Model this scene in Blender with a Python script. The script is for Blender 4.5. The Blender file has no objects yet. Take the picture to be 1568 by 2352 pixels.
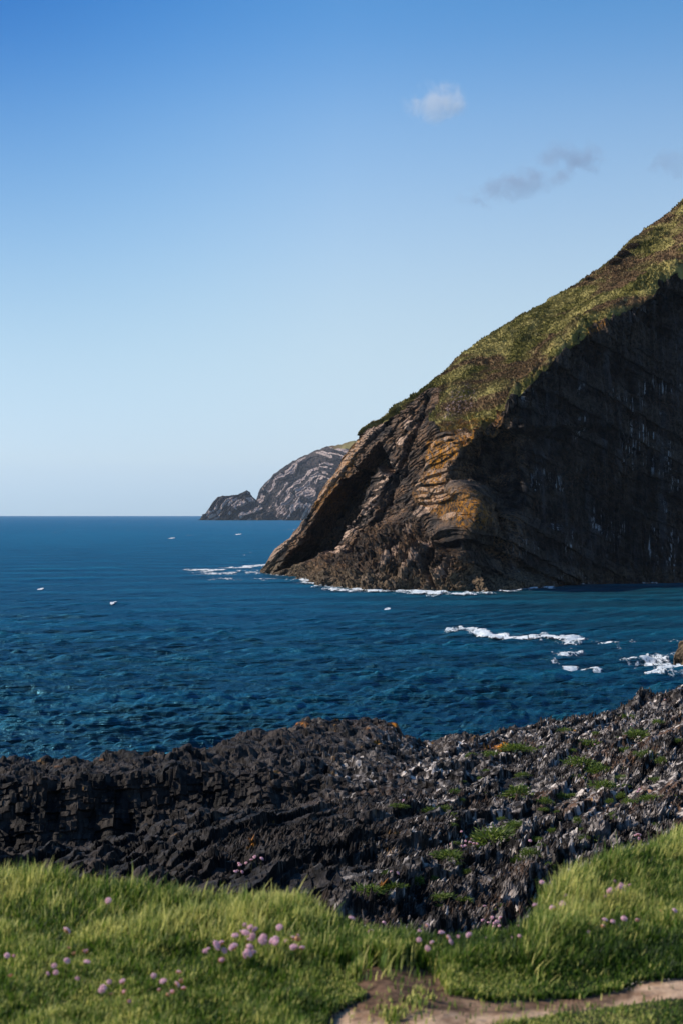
import bpy, math, random
import numpy as np

# ------------------------------------------------------------------ camera, sky, sun, exposure
F, CX, H0, EYE = 3266.0, 784.0, 1182.0, 12.0      # focal length and horizon as measured on a 1568 x 2352 view; eye 12 m above the sea
scn = bpy.context.scene
COL = scn.collection
cd = bpy.data.cameras.new("camera"); cam = bpy.data.objects.new("camera", cd); COL.objects.link(cam)
cam.location = (0, 0, EYE); cam.rotation_euler = (math.radians(90.105), 0, 0)
cd.sensor_fit = 'VERTICAL'; cd.sensor_height = 36; cd.lens = 50
cd.clip_start = 0.1; cd.clip_end = 100000
cd.dof.use_dof = True; cd.dof.focus_distance = 90; cd.dof.aperture_fstop = 6.3
scn.camera = cam

SUN_EL, SUN_AZ = math.radians(33), math.radians(-76)   # azimuth clockwise from +Y (the viewing direction)
w = bpy.data.worlds.new("World"); scn.world = w; w.use_nodes = True
wn, wl = w.node_tree.nodes, w.node_tree.links
bg = wn["Background"]; bg.inputs[1].default_value = 0.10
sky = wn.new("ShaderNodeTexSky"); sky.sky_type = 'NISHITA'; sky.sun_disc = False
sky.sun_elevation = SUN_EL; sky.sun_rotation = SUN_AZ
sky.altitude = 10; sky.air_density = 1.0; sky.dust_density = 0.0; sky.ozone_density = 6.0
# the clear polarised sky of the photograph: deeper blue with height and away from the hill
geo = wn.new("ShaderNodeNewGeometry"); sx_ = wn.new("ShaderNodeSeparateXYZ"); wl.new(geo.outputs['Incoming'], sx_.inputs[0])
def wramp(sock, a, b, stops):
    mr = wn.new("ShaderNodeMapRange"); wl.new(sock, mr.inputs[0]); mr.inputs[1].default_value = a; mr.inputs[2].default_value = b
    r = wn.new("ShaderNodeValToRGB"); wl.new(mr.outputs[0], r.inputs[0]); e = r.color_ramp.elements;
    r.color_ramp.interpolation = 'B_SPLINE'; stops = sorted(stops)
    while len(e) > 1: e.remove(e[-1])
    e[0].position = 0.0; e[0].color = tuple(v / 2 for v in stops[0][1]) + (1,)
    for p, c in stops[1:]: e.new((p - a) / (b - a)).color = tuple(v / 2 for v in c) + (1,)
    return r.outputs[0]
def wmix(mode, f, a, b):
    m = wn.new("ShaderNodeMix"); m.data_type = 'RGBA'; m.blend_type = mode; m.clamp_result = False
    for k, v in ((0, f), (6, a), (7, b)):
        if isinstance(v, bpy.types.NodeSocket): wl.new(v, m.inputs[k])
        else: m.inputs[k].default_value = v
    return m.outputs[2]
neg = wn.new("ShaderNodeVectorMath"); neg.operation = 'SCALE'; neg.inputs[3].default_value = -1; wl.new(geo.outputs['Incoming'], neg.inputs[0]); wl.new(neg.outputs[0], sx_.inputs[0])
GE = wramp(sx_.outputs[2], 0, .6, [(.0, (.42, .64, 1.06)), (.6, (.55, .9, 1.0)), (.0387, (.86, .83, .95)), (.109, (1.50, 1.13, .90)), (.183, (1.66, 1.28, 1.0)), (.268, (1.22, 1.20, 1.09)), (.337, (.50, .92, 1.07))])
GX_ = wramp(sx_.outputs[0], -.5, .5, [(-.5, (.30, .52, .70)), (.5, (1.3, 1.15, 1.05)), (-.24, (.20, .46, .68)), (-.12, (.55, .76, .88)), (0, (1, 1, 1))])
hi = wn.new("ShaderNodeMapRange"); wl.new(sx_.outputs[2], hi.inputs[0]); hi.inputs[1].default_value = .0; hi.inputs[2].default_value = .36
c = wmix('MULTIPLY', 1.0, sky.outputs[0], GE); c = wmix('MULTIPLY', 1.0, c, (2, 2, 2, 1))
c2 = wmix('MULTIPLY', 1.0, c, GX_); c2 = wmix('MULTIPLY', 1.0, c2, (2, 2, 2, 1))
wl.new(wmix('MIX', hi.outputs[0], c, c2), bg.inputs[0])

sd = bpy.data.lights.new("sun", 'SUN'); sd.energy = 3.9; sd.angle = math.radians(0.5); sd.color = (1.0, 0.90, 0.76)
sun = bpy.data.objects.new("sun", sd); COL.objects.link(sun)
from mathutils import Vector
SDIR = Vector((math.sin(SUN_AZ) * math.cos(SUN_EL), math.cos(SUN_AZ) * math.cos(SUN_EL), math.sin(SUN_EL)))
sun.rotation_euler = SDIR.to_track_quat('Z', 'Y').to_euler()

vs = scn.view_settings
vs.view_transform = 'Standard'; vs.look = 'None'; vs.gamma = 1; vs.use_curve_mapping = False; vs.exposure = 0.6
scn.cycles.use_denoising = True; scn.cycles.denoising_input_passes = 'RGB_ALBEDO_NORMAL'
scn.cycles.max_bounces = 6; scn.cycles.diffuse_bounces = 2; scn.cycles.glossy_bounces = 2
scn.cycles.transparent_max_bounces = 6; scn.cycles.volume_bounces = 2; scn.cycles.sample_clamp_direct = 2.0; scn.cycles.sample_clamp_indirect = 2.0

# ------------------------------------------------------------------ numpy helpers
def P(px, py, d):
    return np.stack([(px - CX) / F * d, d + 0 * px, EYE - (py - H0) / F * d], -1)

def proj(p):
    return CX + p[..., 0] / p[..., 1] * F, H0 + (EYE - p[..., 2]) / p[..., 1] * F

def hsh(i, j=0, k=0, seed=0):
    i = np.asarray(i).astype(np.int64).astype(np.uint32); j = np.asarray(j).astype(np.int64).astype(np.uint32)
    k = np.asarray(k).astype(np.int64).astype(np.uint32)
    h = i * np.uint32(374761393) + j * np.uint32(668265263) + k * np.uint32(2147483647) + np.uint32((seed * 1274126177 + 97) & 0xffffffff)
    h = (h ^ (h >> np.uint32(13))) * np.uint32(1274126177)
    h = (h ^ (h >> np.uint32(16))) * np.uint32(2246822519)
    h = h ^ (h >> np.uint32(13))
    return (h & np.uint32(0xffffff)).astype(np.float32) / 16777216.0

def vn3(x, y, z, seed=0):
    """smooth value noise, about -1..1"""
    x = np.asarray(x, np.float32); y = np.asarray(y, np.float32) + 0 * x; z = np.asarray(z, np.float32) + 0 * x
    xi, yi, zi = np.floor(x), np.floor(y), np.floor(z)
    fx, fy, fz = x - xi, y - yi, z - zi
    fx = fx * fx * (3 - 2 * fx); fy = fy * fy * (3 - 2 * fy); fz = fz * fz * (3 - 2 * fz)
    r = 0
    for a in (0, 1):
        wa = fx if a else 1 - fx
        for b in (0, 1):
            wb = wa * (fy if b else 1 - fy)
            for c in (0, 1):
                r = r + wb * (fz if c else 1 - fz) * hsh(xi + a, yi + b, zi + c, seed)
    return r * 2 - 1

def vn2(x, y, seed=0):
    x = np.asarray(x, np.float32); y = np.asarray(y, np.float32) + 0 * x
    xi, yi = np.floor(x), np.floor(y); fx, fy = x - xi, y - yi
    fx = fx * fx * (3 - 2 * fx); fy = fy * fy * (3 - 2 * fy)
    return ((hsh(xi, yi, 0, seed) * (1 - fx) + hsh(xi + 1, yi, 0, seed) * fx) * (1 - fy)
            + (hsh(xi, yi + 1, 0, seed) * (1 - fx) + hsh(xi + 1, yi + 1, 0, seed) * fx) * fy) * 2 - 1

def fbm3(p, s, o=4, seed=0, g=0.5):
    r, a, t = 0, 1.0, 0
    for i in range(o):
        r = r + a * vn3(p[..., 0] / s + 7.3 * i, p[..., 1] / s + 3.1 * i, p[..., 2] / s + 5.7 * i, seed + i); t += a; a *= g; s /= 2.03
    return r / t

def fbm2(x, y, o=4, seed=0, g=0.5):
    r, a, t = 0, 1.0, 0
    for i in range(o):
        k = 2.03 ** i; r = r + a * vn2(x * k + 7.3 * i, y * k + 3.1 * i, seed + i); t += a; a *= g
    return r / t

def ss(a, b, x):
    t = np.clip((x - a) / (b - a), 0, 1); return t * t * (3 - 2 * t)

def catmull(P_, t, axis=0):
    """P_ control array; t positions in index units along axis"""
    P_ = np.moveaxis(P_, axis, 0); n = len(P_)
    i = np.clip(np.floor(t).astype(int), 0, n - 2); f = (t - i)
    f = f.reshape((-1,) + (1,) * (P_.ndim - 1))
    p0, p1, p2, p3 = P_[np.clip(i - 1, 0, n - 1)], P_[i], P_[i + 1], P_[np.clip(i + 2, 0, n - 1)]
    r = 0.5 * (2 * p1 + (p2 - p0) * f + (2 * p0 - 5 * p1 + 4 * p2 - p3) * f ** 2 + (3 * p1 - p0 - 3 * p2 + p3) * f ** 3)
    return np.moveaxis(r, 0, axis)

def gnorm(p):
    du = np.gradient(p, axis=1); dv = np.gradient(p, axis=0)
    n = np.cross(du, dv); n /= np.linalg.norm(n, axis=-1, keepdims=True) + 1e-9
    return n

def in_poly(px, py, poly, soft):
    """1 well inside the polygon, 0 outside, smooth over 'soft'"""
    poly = np.array(poly, float); inside = np.zeros(px.shape, bool); dist = np.full(px.shape, 1e9)
    bb = (px > poly[:, 0].min() - 5) & (px < poly[:, 0].max() + 5) & (py > poly[:, 1].min() - 5) & (py < poly[:, 1].max() + 5)
    x, y = px[bb], py[bb]; ins = np.zeros(x.shape, bool); ds = np.full(x.shape, 1e9)
    for k in range(len(poly)):
        x1, y1 = poly[k - 1]; x2, y2 = poly[k]
        c = ((y1 > y) != (y2 > y)) & (x < (x2 - x1) * (y - y1) / ((y2 - y1) or 1e-9) + x1)
        ins ^= c
        L = (x2 - x1) ** 2 + (y2 - y1) ** 2
        t = np.clip(((x - x1) * (x2 - x1) + (y - y1) * (y2 - y1)) / L, 0, 1)
        ds = np.minimum(ds, np.hypot(x - x1 - t * (x2 - x1), y - y1 - t * (y2 - y1)))
    r = np.zeros(px.shape); r[bb] = np.where(ins, ss(0, soft, ds), 0)
    return r

def seg_dist(px, py, pts, sx=1.0, sy=1.0):
    d = np.full(px.shape, 1e9)
    for (x1, y1), (x2, y2) in zip(pts[:-1], pts[1:]):
        ax, ay, bx, by = x1 / sx, y1 / sy, x2 / sx, y2 / sy
        X, Y = px / sx, py / sy; L = (bx - ax) ** 2 + (by - ay) ** 2 + 1e-9
        t = np.clip(((X - ax) * (bx - ax) + (Y - ay) * (by - ay)) / L, 0, 1)
        d = np.minimum(d, np.hypot(X - ax - t * (bx - ax), Y - ay - t * (by - ay)))
    return d

def mesh_from(name, verts, faces, attrs=None, smooth=False, mat=None, link=True, parent=None):
    verts = np.asarray(verts, np.float32).reshape(-1, 3); faces = np.asarray(faces, np.int32)
    used = np.zeros(len(verts), bool); used[faces.ravel()] = True
    if not used.all():
        re = np.cumsum(used) - 1; verts = verts[used]; faces = re[faces].astype(np.int32)
        attrs = {k: v.ravel()[used] for k, v in (attrs or {}).items()}
    me = bpy.data.meshes.new(name); nf, k = faces.shape
    me.vertices.add(len(verts)); me.vertices.foreach_set('co', verts.ravel())
    me.loops.add(nf * k); me.loops.foreach_set('vertex_index', faces.ravel())
    me.polygons.add(nf); me.polygons.foreach_set('loop_start', np.arange(nf, dtype=np.int32) * k)
    me.update(calc_edges=True)
    me.polygons.foreach_set('use_smooth', np.full(nf, smooth))
    for an, av in (attrs or {}).items():
        a = me.attributes.new(an, 'FLOAT', 'POINT'); a.data.foreach_set('value', np.asarray(av, np.float32).ravel())
    if mat: me.materials.append(mat)
    if not link: return me
    o = bpy.data.objects.new(name, me); COL.objects.link(o)
    if parent: o.parent = parent
    return o

def grid_faces(R, C, keep=None):
    i = np.arange(R * C).reshape(R, C)
    f = np.stack([i[:-1, :-1], i[:-1, 1:], i[1:, 1:], i[1:, :-1]], -1)
    return f.reshape(-1, 4) if keep is None else f[keep]

def tag(o, label=None, cat=None, group=None, kind=None):
    for k, v in (('label', label), ('category', cat), ('group', group), ('kind', kind)):
        if v: o[k] = v
    return o

# ------------------------------------------------------------------ node helpers
def new_mat(name):
    m = bpy.data.materials.new(name); m.use_nodes = True
    b = m.node_tree.nodes['Principled BSDF']; b.inputs['Specular IOR Level'].default_value = 0.25
    return m, m.node_tree.nodes, m.node_tree.links, b

class NT:
    def __init__(s, m): s.n, s.l = m.node_tree.nodes, m.node_tree.links
    def put(s, sock, v):
        if isinstance(v, bpy.types.NodeSocket): s.l.new(v, sock)
        else: sock.default_value = v if not (isinstance(v, tuple) and len(v) == 3 and sock.type == 'RGBA') else v + (1,)
    def pos(s): return s.n.new('ShaderNodeTexCoord').outputs['Object']
    def scaled(s, v, sc):
        m = s.n.new('ShaderNodeMapping'); s.l.new(v, m.inputs[0]); m.inputs['Scale'].default_value = sc; return m.outputs[0]
    def noise(s, v, scale, detail=4, rough=0.55, dist=0):
        t = s.n.new('ShaderNodeTexNoise'); s.l.new(v, t.inputs['Vector']); t.inputs['Scale'].default_value = scale
        t.inputs['Detail'].default_value = detail; t.inputs['Roughness'].default_value = rough; t.inputs['Distortion'].default_value = dist
        return t.outputs[0]
    def vor(s, v, scale, feat='F1', out='Distance'):
        t = s.n.new('ShaderNodeTexVoronoi'); s.l.new(v, t.inputs['Vector']); t.inputs['Scale'].default_value = scale; t.feature = feat
        return t.outputs[out]
    def attr(s, name):
        a = s.n.new('ShaderNodeAttribute'); a.attribute_name = name; return a.outputs['Fac']
    def math(s, op, a, b=0.0, clamp=False):
        m = s.n.new('ShaderNodeMath'); m.operation = op; m.use_clamp = clamp; s.put(m.inputs[0], a); s.put(m.inputs[1], b); return m.outputs[0]
    def rng(s, v, a, b, c=0.0, d=1.0):
        m = s.n.new('ShaderNodeMapRange'); m.clamp = True; m.interpolation_type = 'SMOOTHSTEP'
        s.put(m.inputs[0], v); 
        for i, x in enumerate((a, b, c, d)): m.inputs[i + 1].default_value = x
        return m.outputs[0]
    def mix(s, f, a, b):
        m = s.n.new('ShaderNodeMix'); m.data_type = 'RGBA'; s.put(m.inputs[0], f); s.put(m.inputs[6], a); s.put(m.inputs[7], b); return m.outputs[2]
    def ramp(s, f, stops):
        r = s.n.new('ShaderNodeValToRGB'); s.l.new(f, r.inputs[0]); e = r.color_ramp.elements
        for i, (p, c) in enumerate(stops):
            el = e[i] if i < 2 else e.new(p)
            el.position = p; el.color = c + (1,)
        return r.outputs[0]
    def bump(s, h, dist, strength=1.0, nrm=None):
        b = s.n.new('ShaderNodeBump'); s.l.new(h, b.inputs['Height']); b.inputs['Distance'].default_value = dist
        b.inputs['Strength'].default_value = strength
        if nrm: s.l.new(nrm, b.inputs['Normal'])
        return b.outputs[0]

def rock_material(name, dark, mid, brown, pale, orange, s=1.0):
    """attributes: bed (0..1 per bed), pale, lichen, tide, streak, wet"""
    m, n, l, b = new_mat(name); t = NT(m); p = t.pos()
    n1 = t.noise(p, 0.5 / s, 8, 0.65); n2 = t.noise(p, 2.2 / s, 6, 0.6); n3 = t.noise(p, 0.12 / s, 5, 0.6)
    c = t.mix(t.math('MULTIPLY', t.rng(n1, .42, .66), t.math('SUBTRACT', 1.0, t.math('MULTIPLY', t.attr('streak_shade'), .6))), dark, mid)  # mid tones thinned on the wall: its shade deepened in the rock colour
    c = t.mix(t.math('MULTIPLY', t.math('MULTIPLY', t.rng(n3, .45, .62), t.rng(n2, .4, .6)), t.math('SUBTRACT', 1.0, t.math('MULTIPLY', t.attr('streak_shade'), .85))), c, brown)
    c = t.mix(t.math('MULTIPLY', t.rng(t.attr('bed'), .45, 1.0, 0, .5), t.rng(n2, .35, .6)), c, mid)
    c = t.mix(t.math('MULTIPLY', t.attr('pale'), t.rng(n2, .33, .50)), c, pale)
    c = t.mix(t.math('MULTIPLY', t.attr('lichen'), t.rng(t.noise(p, 1.5 / s, 8, .75), .47, .53)), c, orange)
    st = t.noise(t.scaled(p, (2.2 / s, 1.6 / s, .11 / s)), 1.0, 6, .62, .4)
    st2 = t.noise(p, .16 / s, 3, .5)
    sb = t.noise(t.scaled(p, (.5 / s, .4 / s, .05 / s)), 1.0, 6, .65, .5)
    c = t.mix(t.math('MULTIPLY', t.attr('streak_shade'), t.rng(sb, .50, .70, 0, .75)), c, (.085, .085, .095))
    c = t.mix(t.math('MULTIPLY', t.math('MULTIPLY', t.attr('streak_shade'), t.rng(st, .54, .66)), t.rng(st2, .52, .62)), c, (.46, .48, .52))
    nf = t.noise(p, 5.5 / s, 4, .7)
    vmul = t.n.new('ShaderNodeMix'); vmul.data_type = 'RGBA'; vmul.blend_type = 'MULTIPLY'; vmul.inputs[0].default_value = 1; t.l.new(c, vmul.inputs[6]); t.l.new(t.ramp(nf, [(.34, (.35, .33, .33)), (.66, (1, 1, 1))]), vmul.inputs[7]); c = vmul.outputs[2]
    c = t.mix(t.math('MULTIPLY', t.attr('tide'), .75), c, t.mix(t.rng(n2, .4, .62), (.05, .035, .022), (.20, .145, .09)))
    l.new(c, b.inputs['Base Color']); b.inputs['Roughness'].default_value = .8; b.inputs['Specular IOR Level'].default_value = .12
    h = t.math('ADD', t.noise(p, 1.6 / s, 8, .7), t.math('MULTIPLY', t.vor(p, 1.1 / s), .4))
    l.new(t.bump(h, .5 * s, .8), b.inputs['Normal'])
    return m

def turf_material(name, s=1.0, lum=1.0):
    m, n, l, b = new_mat(name); t = NT(m); p = t.pos()
    k = lambda c: tuple(v * lum for v in c)
    n1 = t.noise(p, .10 / s, 6, .6, .6); n2 = t.noise(p, .55 / s, 7, .7); n3 = t.noise(t.scaled(p, (.04 / s, .04 / s, .16 / s)), 1.0, 5, .55, .8)
    c = t.mix(t.rng(n1, .44, .57), k((.082, .074, .018)), k((.19, .160, .055)))
    c = t.mix(t.rng(n3, .47, .58), c, k((.085, .052, .026)))
    c = t.mix(t.rng(n2, .55, .75), c, k((.26, .22, .10)))
    c = t.mix(t.rng(n2, .22, .45, .75, 0), c, k((.022, .030, .009)))
    c = t.mix(t.math('MULTIPLY', t.attr('heath'), .8), c, t.mix(t.rng(n2, .4, .6), k((.045, .028, .016)), k((.085, .062, .024))))
    c = t.mix(t.math('MULTIPLY', t.attr('pink'), t.rng(t.noise(p, 1.5 / s, 5, .6), .52, .68)), c, (.55, .40, .40))
    c = t.mix(t.math('MULTIPLY', t.attr('lichen'), t.rng(t.noise(p, .8 / s, 5, .6), .46, .56)), c, (.42, .20, .03))
    l.new(c, b.inputs['Base Color']); b.inputs['Roughness'].default_value = .9; b.inputs['Specular IOR Level'].default_value = .1
    l.new(t.bump(t.noise(p, 2.0 / s, 8, .75), .5 * s, .9), b.inputs['Normal'])
    return m

M_head = rock_material("headland_rock", (.014, .012, .012), (.125, .098, .080), (.30, .17, .09), (.72, .50, .36), (.60, .25, .015))
M_far = rock_material("far_rock", (.018, .016, .019), (.060, .052, .056), (.13, .10, .09), (.66, .52, .47), (.3, .2, .1), 8)
M_turf = turf_material("headland_turf_cover", 1.0, 1.85)
M_farturf = turf_material("far_turf_cover", 8, 1.3)

def leafmat(name, c1, c2, c3, trans=.35, rough=.6):
    m, n, l, b = new_mat(name); t = NT(m)
    r = t.attr('rnd'); c = t.ramp(r, [(0, c1), (.55, c2), (1, c3)])
    l.new(c, b.inputs['Base Color']); b.inputs['Roughness'].default_value = rough; b.inputs['Specular IOR Level'].default_value = .3
    tr = n.new('ShaderNodeBsdfTranslucent'); l.new(c, tr.inputs[0]); mx = n.new('ShaderNodeMixShader'); mx.inputs[0].default_value = trans
    l.new(b.outputs[0], mx.inputs[1]); l.new(tr.outputs[0], mx.inputs[2]); l.new(mx.outputs[0], n['Material Output'].inputs[0])
    return m

rng = np.random.default_rng(7)

# ------------------------------------------------------------------ the headland
KD = 1.035
def cols(*pts): return [list(q) for q in pts]
wall = lambda px, d0, d7, py0, py7, bow=0: [[px + bow * math.sin(k / 7 * math.pi), py0 + (py7 - py0) * k / 7, d0 + (d7 - d0) * k / 7] for k in range(8)]
C = [
 cols((612,1312,288),(640,1275,287),(675,1238,286),(712,1195,285),(745,1145,285),(778,1098,285),(803,1055,286),(815,1035,287),(823,1022,288),(832,1008,289)),
 cols((680,1318,270),(715,1275,268),(755,1225,267),(795,1170,267),(835,1115,268),(862,1065,270),(878,1025,274),(885,1000,277),(893,975,281),(905,950,286)),
 cols((735,1342,239),(775,1290,246),(820,1235,250),(865,1175,253),(905,1115,256),(935,1060,259),(955,1010,263),(968,965,268),(985,925,275),(1000,885,283)),
 cols((820,1352,222),(850,1300,230),(890,1245,236),(930,1180,240),(962,1120,243),(985,1070,246),(1000,1025,249),(1015,980,252),(1045,890,265),(1075,812,280)),
 cols((920,1355,219),(945,1305,225),(975,1250,230),(1000,1185,232),(1012,1135,235),(1018,1085,238),(1030,1040,241),(1052,995,245),(1110,870,263),(1160,752,281)),
 cols((1030,1357,216),(1050,1300,220),(1066,1240,221),(1090,1180,221),(1066,1140,226),(1022,1095,232),(1058,1025,237),(1092,980,239),(1170,832,261),(1240,705,283)),
 cols((1095,1356,219),(1112,1300,225),(1128,1240,229),(1138,1180,233),(1126,1125,236),(1112,1070,238),(1128,1005,239),(1150,947,239),(1230,790,263),(1310,667,286)),
 wall(1190,226,237,1352,880,8) + cols((1300,740,263),(1380,617,288)),
 wall(1310,238,240,1342,778,8) + cols((1390,655,265),(1450,562,290)),
 wall(1435,243,244,1340,700,4) + cols((1490,590,269),(1530,505,294)),
 wall(1570,246,248,1338,590,0) + cols((1612,490,273),(1650,395,298)),
 wall(1770,260,262,1330,430,0) + cols((1810,330,290),(1860,250,318)),
 wall(2050,285,290,1320,300,0) + cols((2100,200,320),(2150,120,350)),
]
C = np.array(C, float)
cp = P(C[..., 0], C[..., 1], C[..., 2] * KD)                       # columns x rows x 3
cp[:, 0, 2] = -1.0
back = [cp[:, -1] + np.array([10, 40, -10]), cp[:, -1] * np.array([1, 1, 0]) + np.array([30, 110, -3])]
cp = np.concatenate([cp, np.stack(back, 1)], 1)
side = cp[0] * np.array([1, 1, .93]) + np.array([14, 26, 0]); side2 = cp[0] * np.array([1, 1, .8]) + np.array([45, 60, 0])
cp = np.concatenate([side2[None], side[None], cp], 0)
NC, NR = 1150, 980
ct = np.concatenate([np.linspace(0, 2, 60)[:-1], np.linspace(2, 12, NC - 100), np.linspace(12, 14, 42)[1:]])
rt = np.concatenate([np.linspace(0, 7, 640)[:-1], np.linspace(7, 9, 310)[:-1], np.linspace(9, 11, 34)])
g = catmull(catmull(cp, ct, 0), rt, 1)                              # C x R x 3
g = np.ascontiguousarray(np.transpose(g, (1, 0, 2)))               # rows x cols
RT = np.repeat(rt[:, None], g.shape[1], 1)
px, py = proj(g)
N0 = gnorm(g)
if N0[300, 500, 1] > 0: N0 = -N0
X, Y, Z = g[..., 0], g[..., 1], g[..., 2]
frontm = (RT < 9.3)

# turf starts along a ragged lip
wob = fbm3(g, 7, 5, 11) * 26 + fbm3(g, 2.2, 3, 12) * 12
lipx = np.array([560, 825, 870, 930, 960, 985, 1010, 1060, 1092, 1150, 1175, 1215, 1240, 1300, 1380, 1440, 1500, 1570, 1700, 2200])
lipy = np.array([1030, 1005, 985, 930, 920, 960, 985, 990, 978, 948, 905, 880, 825, 790, 742, 712, 662, 640, 500, 200])
sd = np.interp(px, lipx, lipy) - py + wob                           # >0 above the lip
turf = ss(-4, 4, sd) * ss(5.2, 6.2, RT)
turf = np.where(RT > 8.7, 1.0, turf)
ledge = ss(.25, .5, fbm3(g, 9, 3, 31)) * ss(-60, -10, sd) * (RT > 5.5)   # grassy ledges below the lip
turf = np.maximum(turf, ledge * (N0[..., 2] > .25))
# bare rock rib that runs up the western edge
rib = in_poly(px, py, [(800,1060),(825,1000),(905,955),(960,905),(1005,880),(1030,900),(985,985),(940,1045),(900,1060)], 16) 
turf = turf * (1 - ss(.25, .7, rib + .35 * fbm3(g, 4, 4, 17)))
turf = np.where(RT > 9.0, 1.0, turf)

# bedding: an arch whose left limb dips at fifty degrees
def fold(X, Z, X0, a, b, wd):
    tt = X - X0; return Z - (a * tt + b * np.sqrt(tt * tt + wd * wd))
warp = fbm3(g, 12, 3, 3)
S = fold(X, Z, 18, .39, -.89, 3.0) * .68 + warp * .5
Q = X * 1.2 + .5 * Z + .7 * Y + fbm3(g, 6, 2, 5) * .8
def blocks(S, Q, h, wdt, seed):
    bi = np.floor(S / h + .25 * vn3(Q / (h * 6), S / (h * 3), 0, seed)); r = hsh(bi, 0, 0, seed)
    qi = np.floor(Q / (wdt * (.6 + .8 * r)) + 13 * r)
    return r, hsh(bi, qi, 1, seed)
r1, b1 = blocks(S, Q, 3.4, 5.0, 1); r2, b2 = blocks(S, Q, 1.15, 1.7, 2); r3, b3 = blocks(S, Q, .42, .8, 3)
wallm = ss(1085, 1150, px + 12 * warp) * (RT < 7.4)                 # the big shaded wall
rough = 1 - .35 * wallm
low = ss(10, 1, Z)
disp = rough * ((r1 - .5) * 2.6 + (b1 - .5) * .7 + (r2 - .5) * 1.3 + (b2 - .5) * .5 + (b3 - .5) * .42)
disp += fbm3(g, 14, 5, 21) * 1.1 + ((1 - np.abs(fbm3(g, 3.0, 4, 23))) * .8 - .5) * .5
flute = vn3(X * .9 + .3 * Y, Z * .04, 0, 41) * .5 + vn3(X * 2.3 + .5 * Y, Z * .10, 0, 42) * .3
disp += wallm * flute + ss(1060, 1120, px) * ss(4.8, 6.6, RT) * (RT < 7.3) * (vn3(X * .45, Z * .05, Y * .2, 43) * 1.1 + (hsh(np.floor(X * .9 + .3 * warp), np.floor(Z * .12), 0, 44) - .5) * 1.5)
# crumbled lower apron: shattered rock above the water
apr = in_poly(px, py, [(640,1345),(700,1290),(760,1262),(800,1262),(830,1215),(900,1190),(960,1190),(1010,1240),(1100,1290),(1150,1400),(900,1420),(640,1400)], 18)
bx = np.abs(vn3(X * .40 + Z * .25 + warp, Y * .35, Z * .30 - X * .2, 51)); by = np.abs(vn3(X * .9 + Z * .5, Y * .8, Z * .6 - X * .5, 52)) + .5 * np.abs(vn3(X * 2.2, Y * 1.6, Z * 1.9, 54))
disp = disp * (1 - .72 * apr) + apr * ((.35 - np.abs(fbm3(g, 6, 5, 51, .6))) * 3.6 + (np.abs(fbm3(g * np.array([1, .6, 1]), 2.4, 4, 52, .6)) - .3) * 2.6 + (hsh(np.floor((X * .8 + Z * .55) * .75 + warp), np.floor((Z * .8 - X * .6) * .9 + warp), 0, 53) - .5) * .9 + (hsh(np.floor((X * .6 + Z * .8) * 1.9 + warp), np.floor((Z * .6 - X * .8) * 2.2), 0, 55) - .5) * .5)
bul0 = in_poly(px, py, [(930,1130),(975,1050),(985,1005),(1092,975),(1070,1020),(1022,1085),(1025,1112),(1092,1150),(1105,1190),(1080,1240),(1010,1215),(950,1170)], 18)
Qb = X * .94 + Z * .33 + .5 * Y + warp * .8; q1 = np.floor(Qb / 1.05); q2_ = np.floor(Qb / .6)
s1_ = np.floor(S / 3.2 + .5 * hsh(q1, 0, 0, 55)); s2_ = np.floor(S / 1.3 + hsh(q2_, 0, 0, 56))
bcol = hsh(q2_, s2_, 0, 58)
disp = disp * (1 - .85 * bul0) + bul0 * ((hsh(q1, s1_, 0, 57) - .5) * 1.0 + (hsh(q1, 0, 0, 59) - .5) * 1.5 + (hsh(q2_, 0, 0, 60) - .5) * .8 + (bcol - .5) * .6 + (Qb / 1.05 - q1 - .5) * .5)
tdisp = fbm3(g, 9, 3, 61) * 1.1 + fbm3(g, 1.3, 4, 62) * .5 + np.abs(fbm3(g, 4, 3, 63)) * .5
disp = disp * (1 - turf) + tdisp * turf
disp *= ss(-1, 0, rt)[:, None] * np.where(RT > 9, .6, 1)
p = g + N0 * disp[..., None]
# carved recesses (thick beds fallen out beneath overhanging slabs) and cracks
cav = in_poly(px, py, [(636,1322),(700,1296),(756,1272),(790,1236),(812,1197),(836,1153),(856,1112),(846,1088),(822,1080),(790,1100),(757,1142),(716,1200),(684,1250),(646,1296)], 5)
cav2 = in_poly(px, py, [(886,1026),(908,1085),(892,1098),(872,1080),(852,1118),(838,1118),(832,1088),(858,1058)], 8)
wp = 3.5 * fbm3(g, 3, 3, 71)
crk = np.exp(-(seg_dist(px, py, [(950,1008),(925,1060),(905,1105),(888,1150),(863,1186),(817,1243),(795,1272)]) + wp).clip(0) ** 2 / 16)
crk2 = np.exp(-(seg_dist(px, py, [(905,1090),(880,1140),(850,1180)]) + wp).clip(0) ** 2 / 8)
crk3 = np.exp(-(seg_dist(px, py, [(1000,900),(975,955),(958,1000),(940,1050),(925,1090)]) + wp).clip(0) ** 2 / 10)
crk4 = np.exp(-(seg_dist(px, py, [(990,1350),(975,1300),(1000,1262)]) + wp).clip(0) ** 2 / 40)
push = cav * 15 + cav2 * 7 + crk * 3.2 + crk2 * 1.5 + crk3 * 1.8 + crk4 * 2.5
# under-hang of the big wall right of the bulge
hol = in_poly(px, py, [(1020,1100),(1062,1032),(1095,985),(1600,960),(1600,1260),(1200,1215),(1110,1168),(1078,1142)], 24) * ss(1500, 1150, px)
push = push + hol * 4
p = p + push[..., None] * np.array([.34, .94, -.03])
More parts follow.
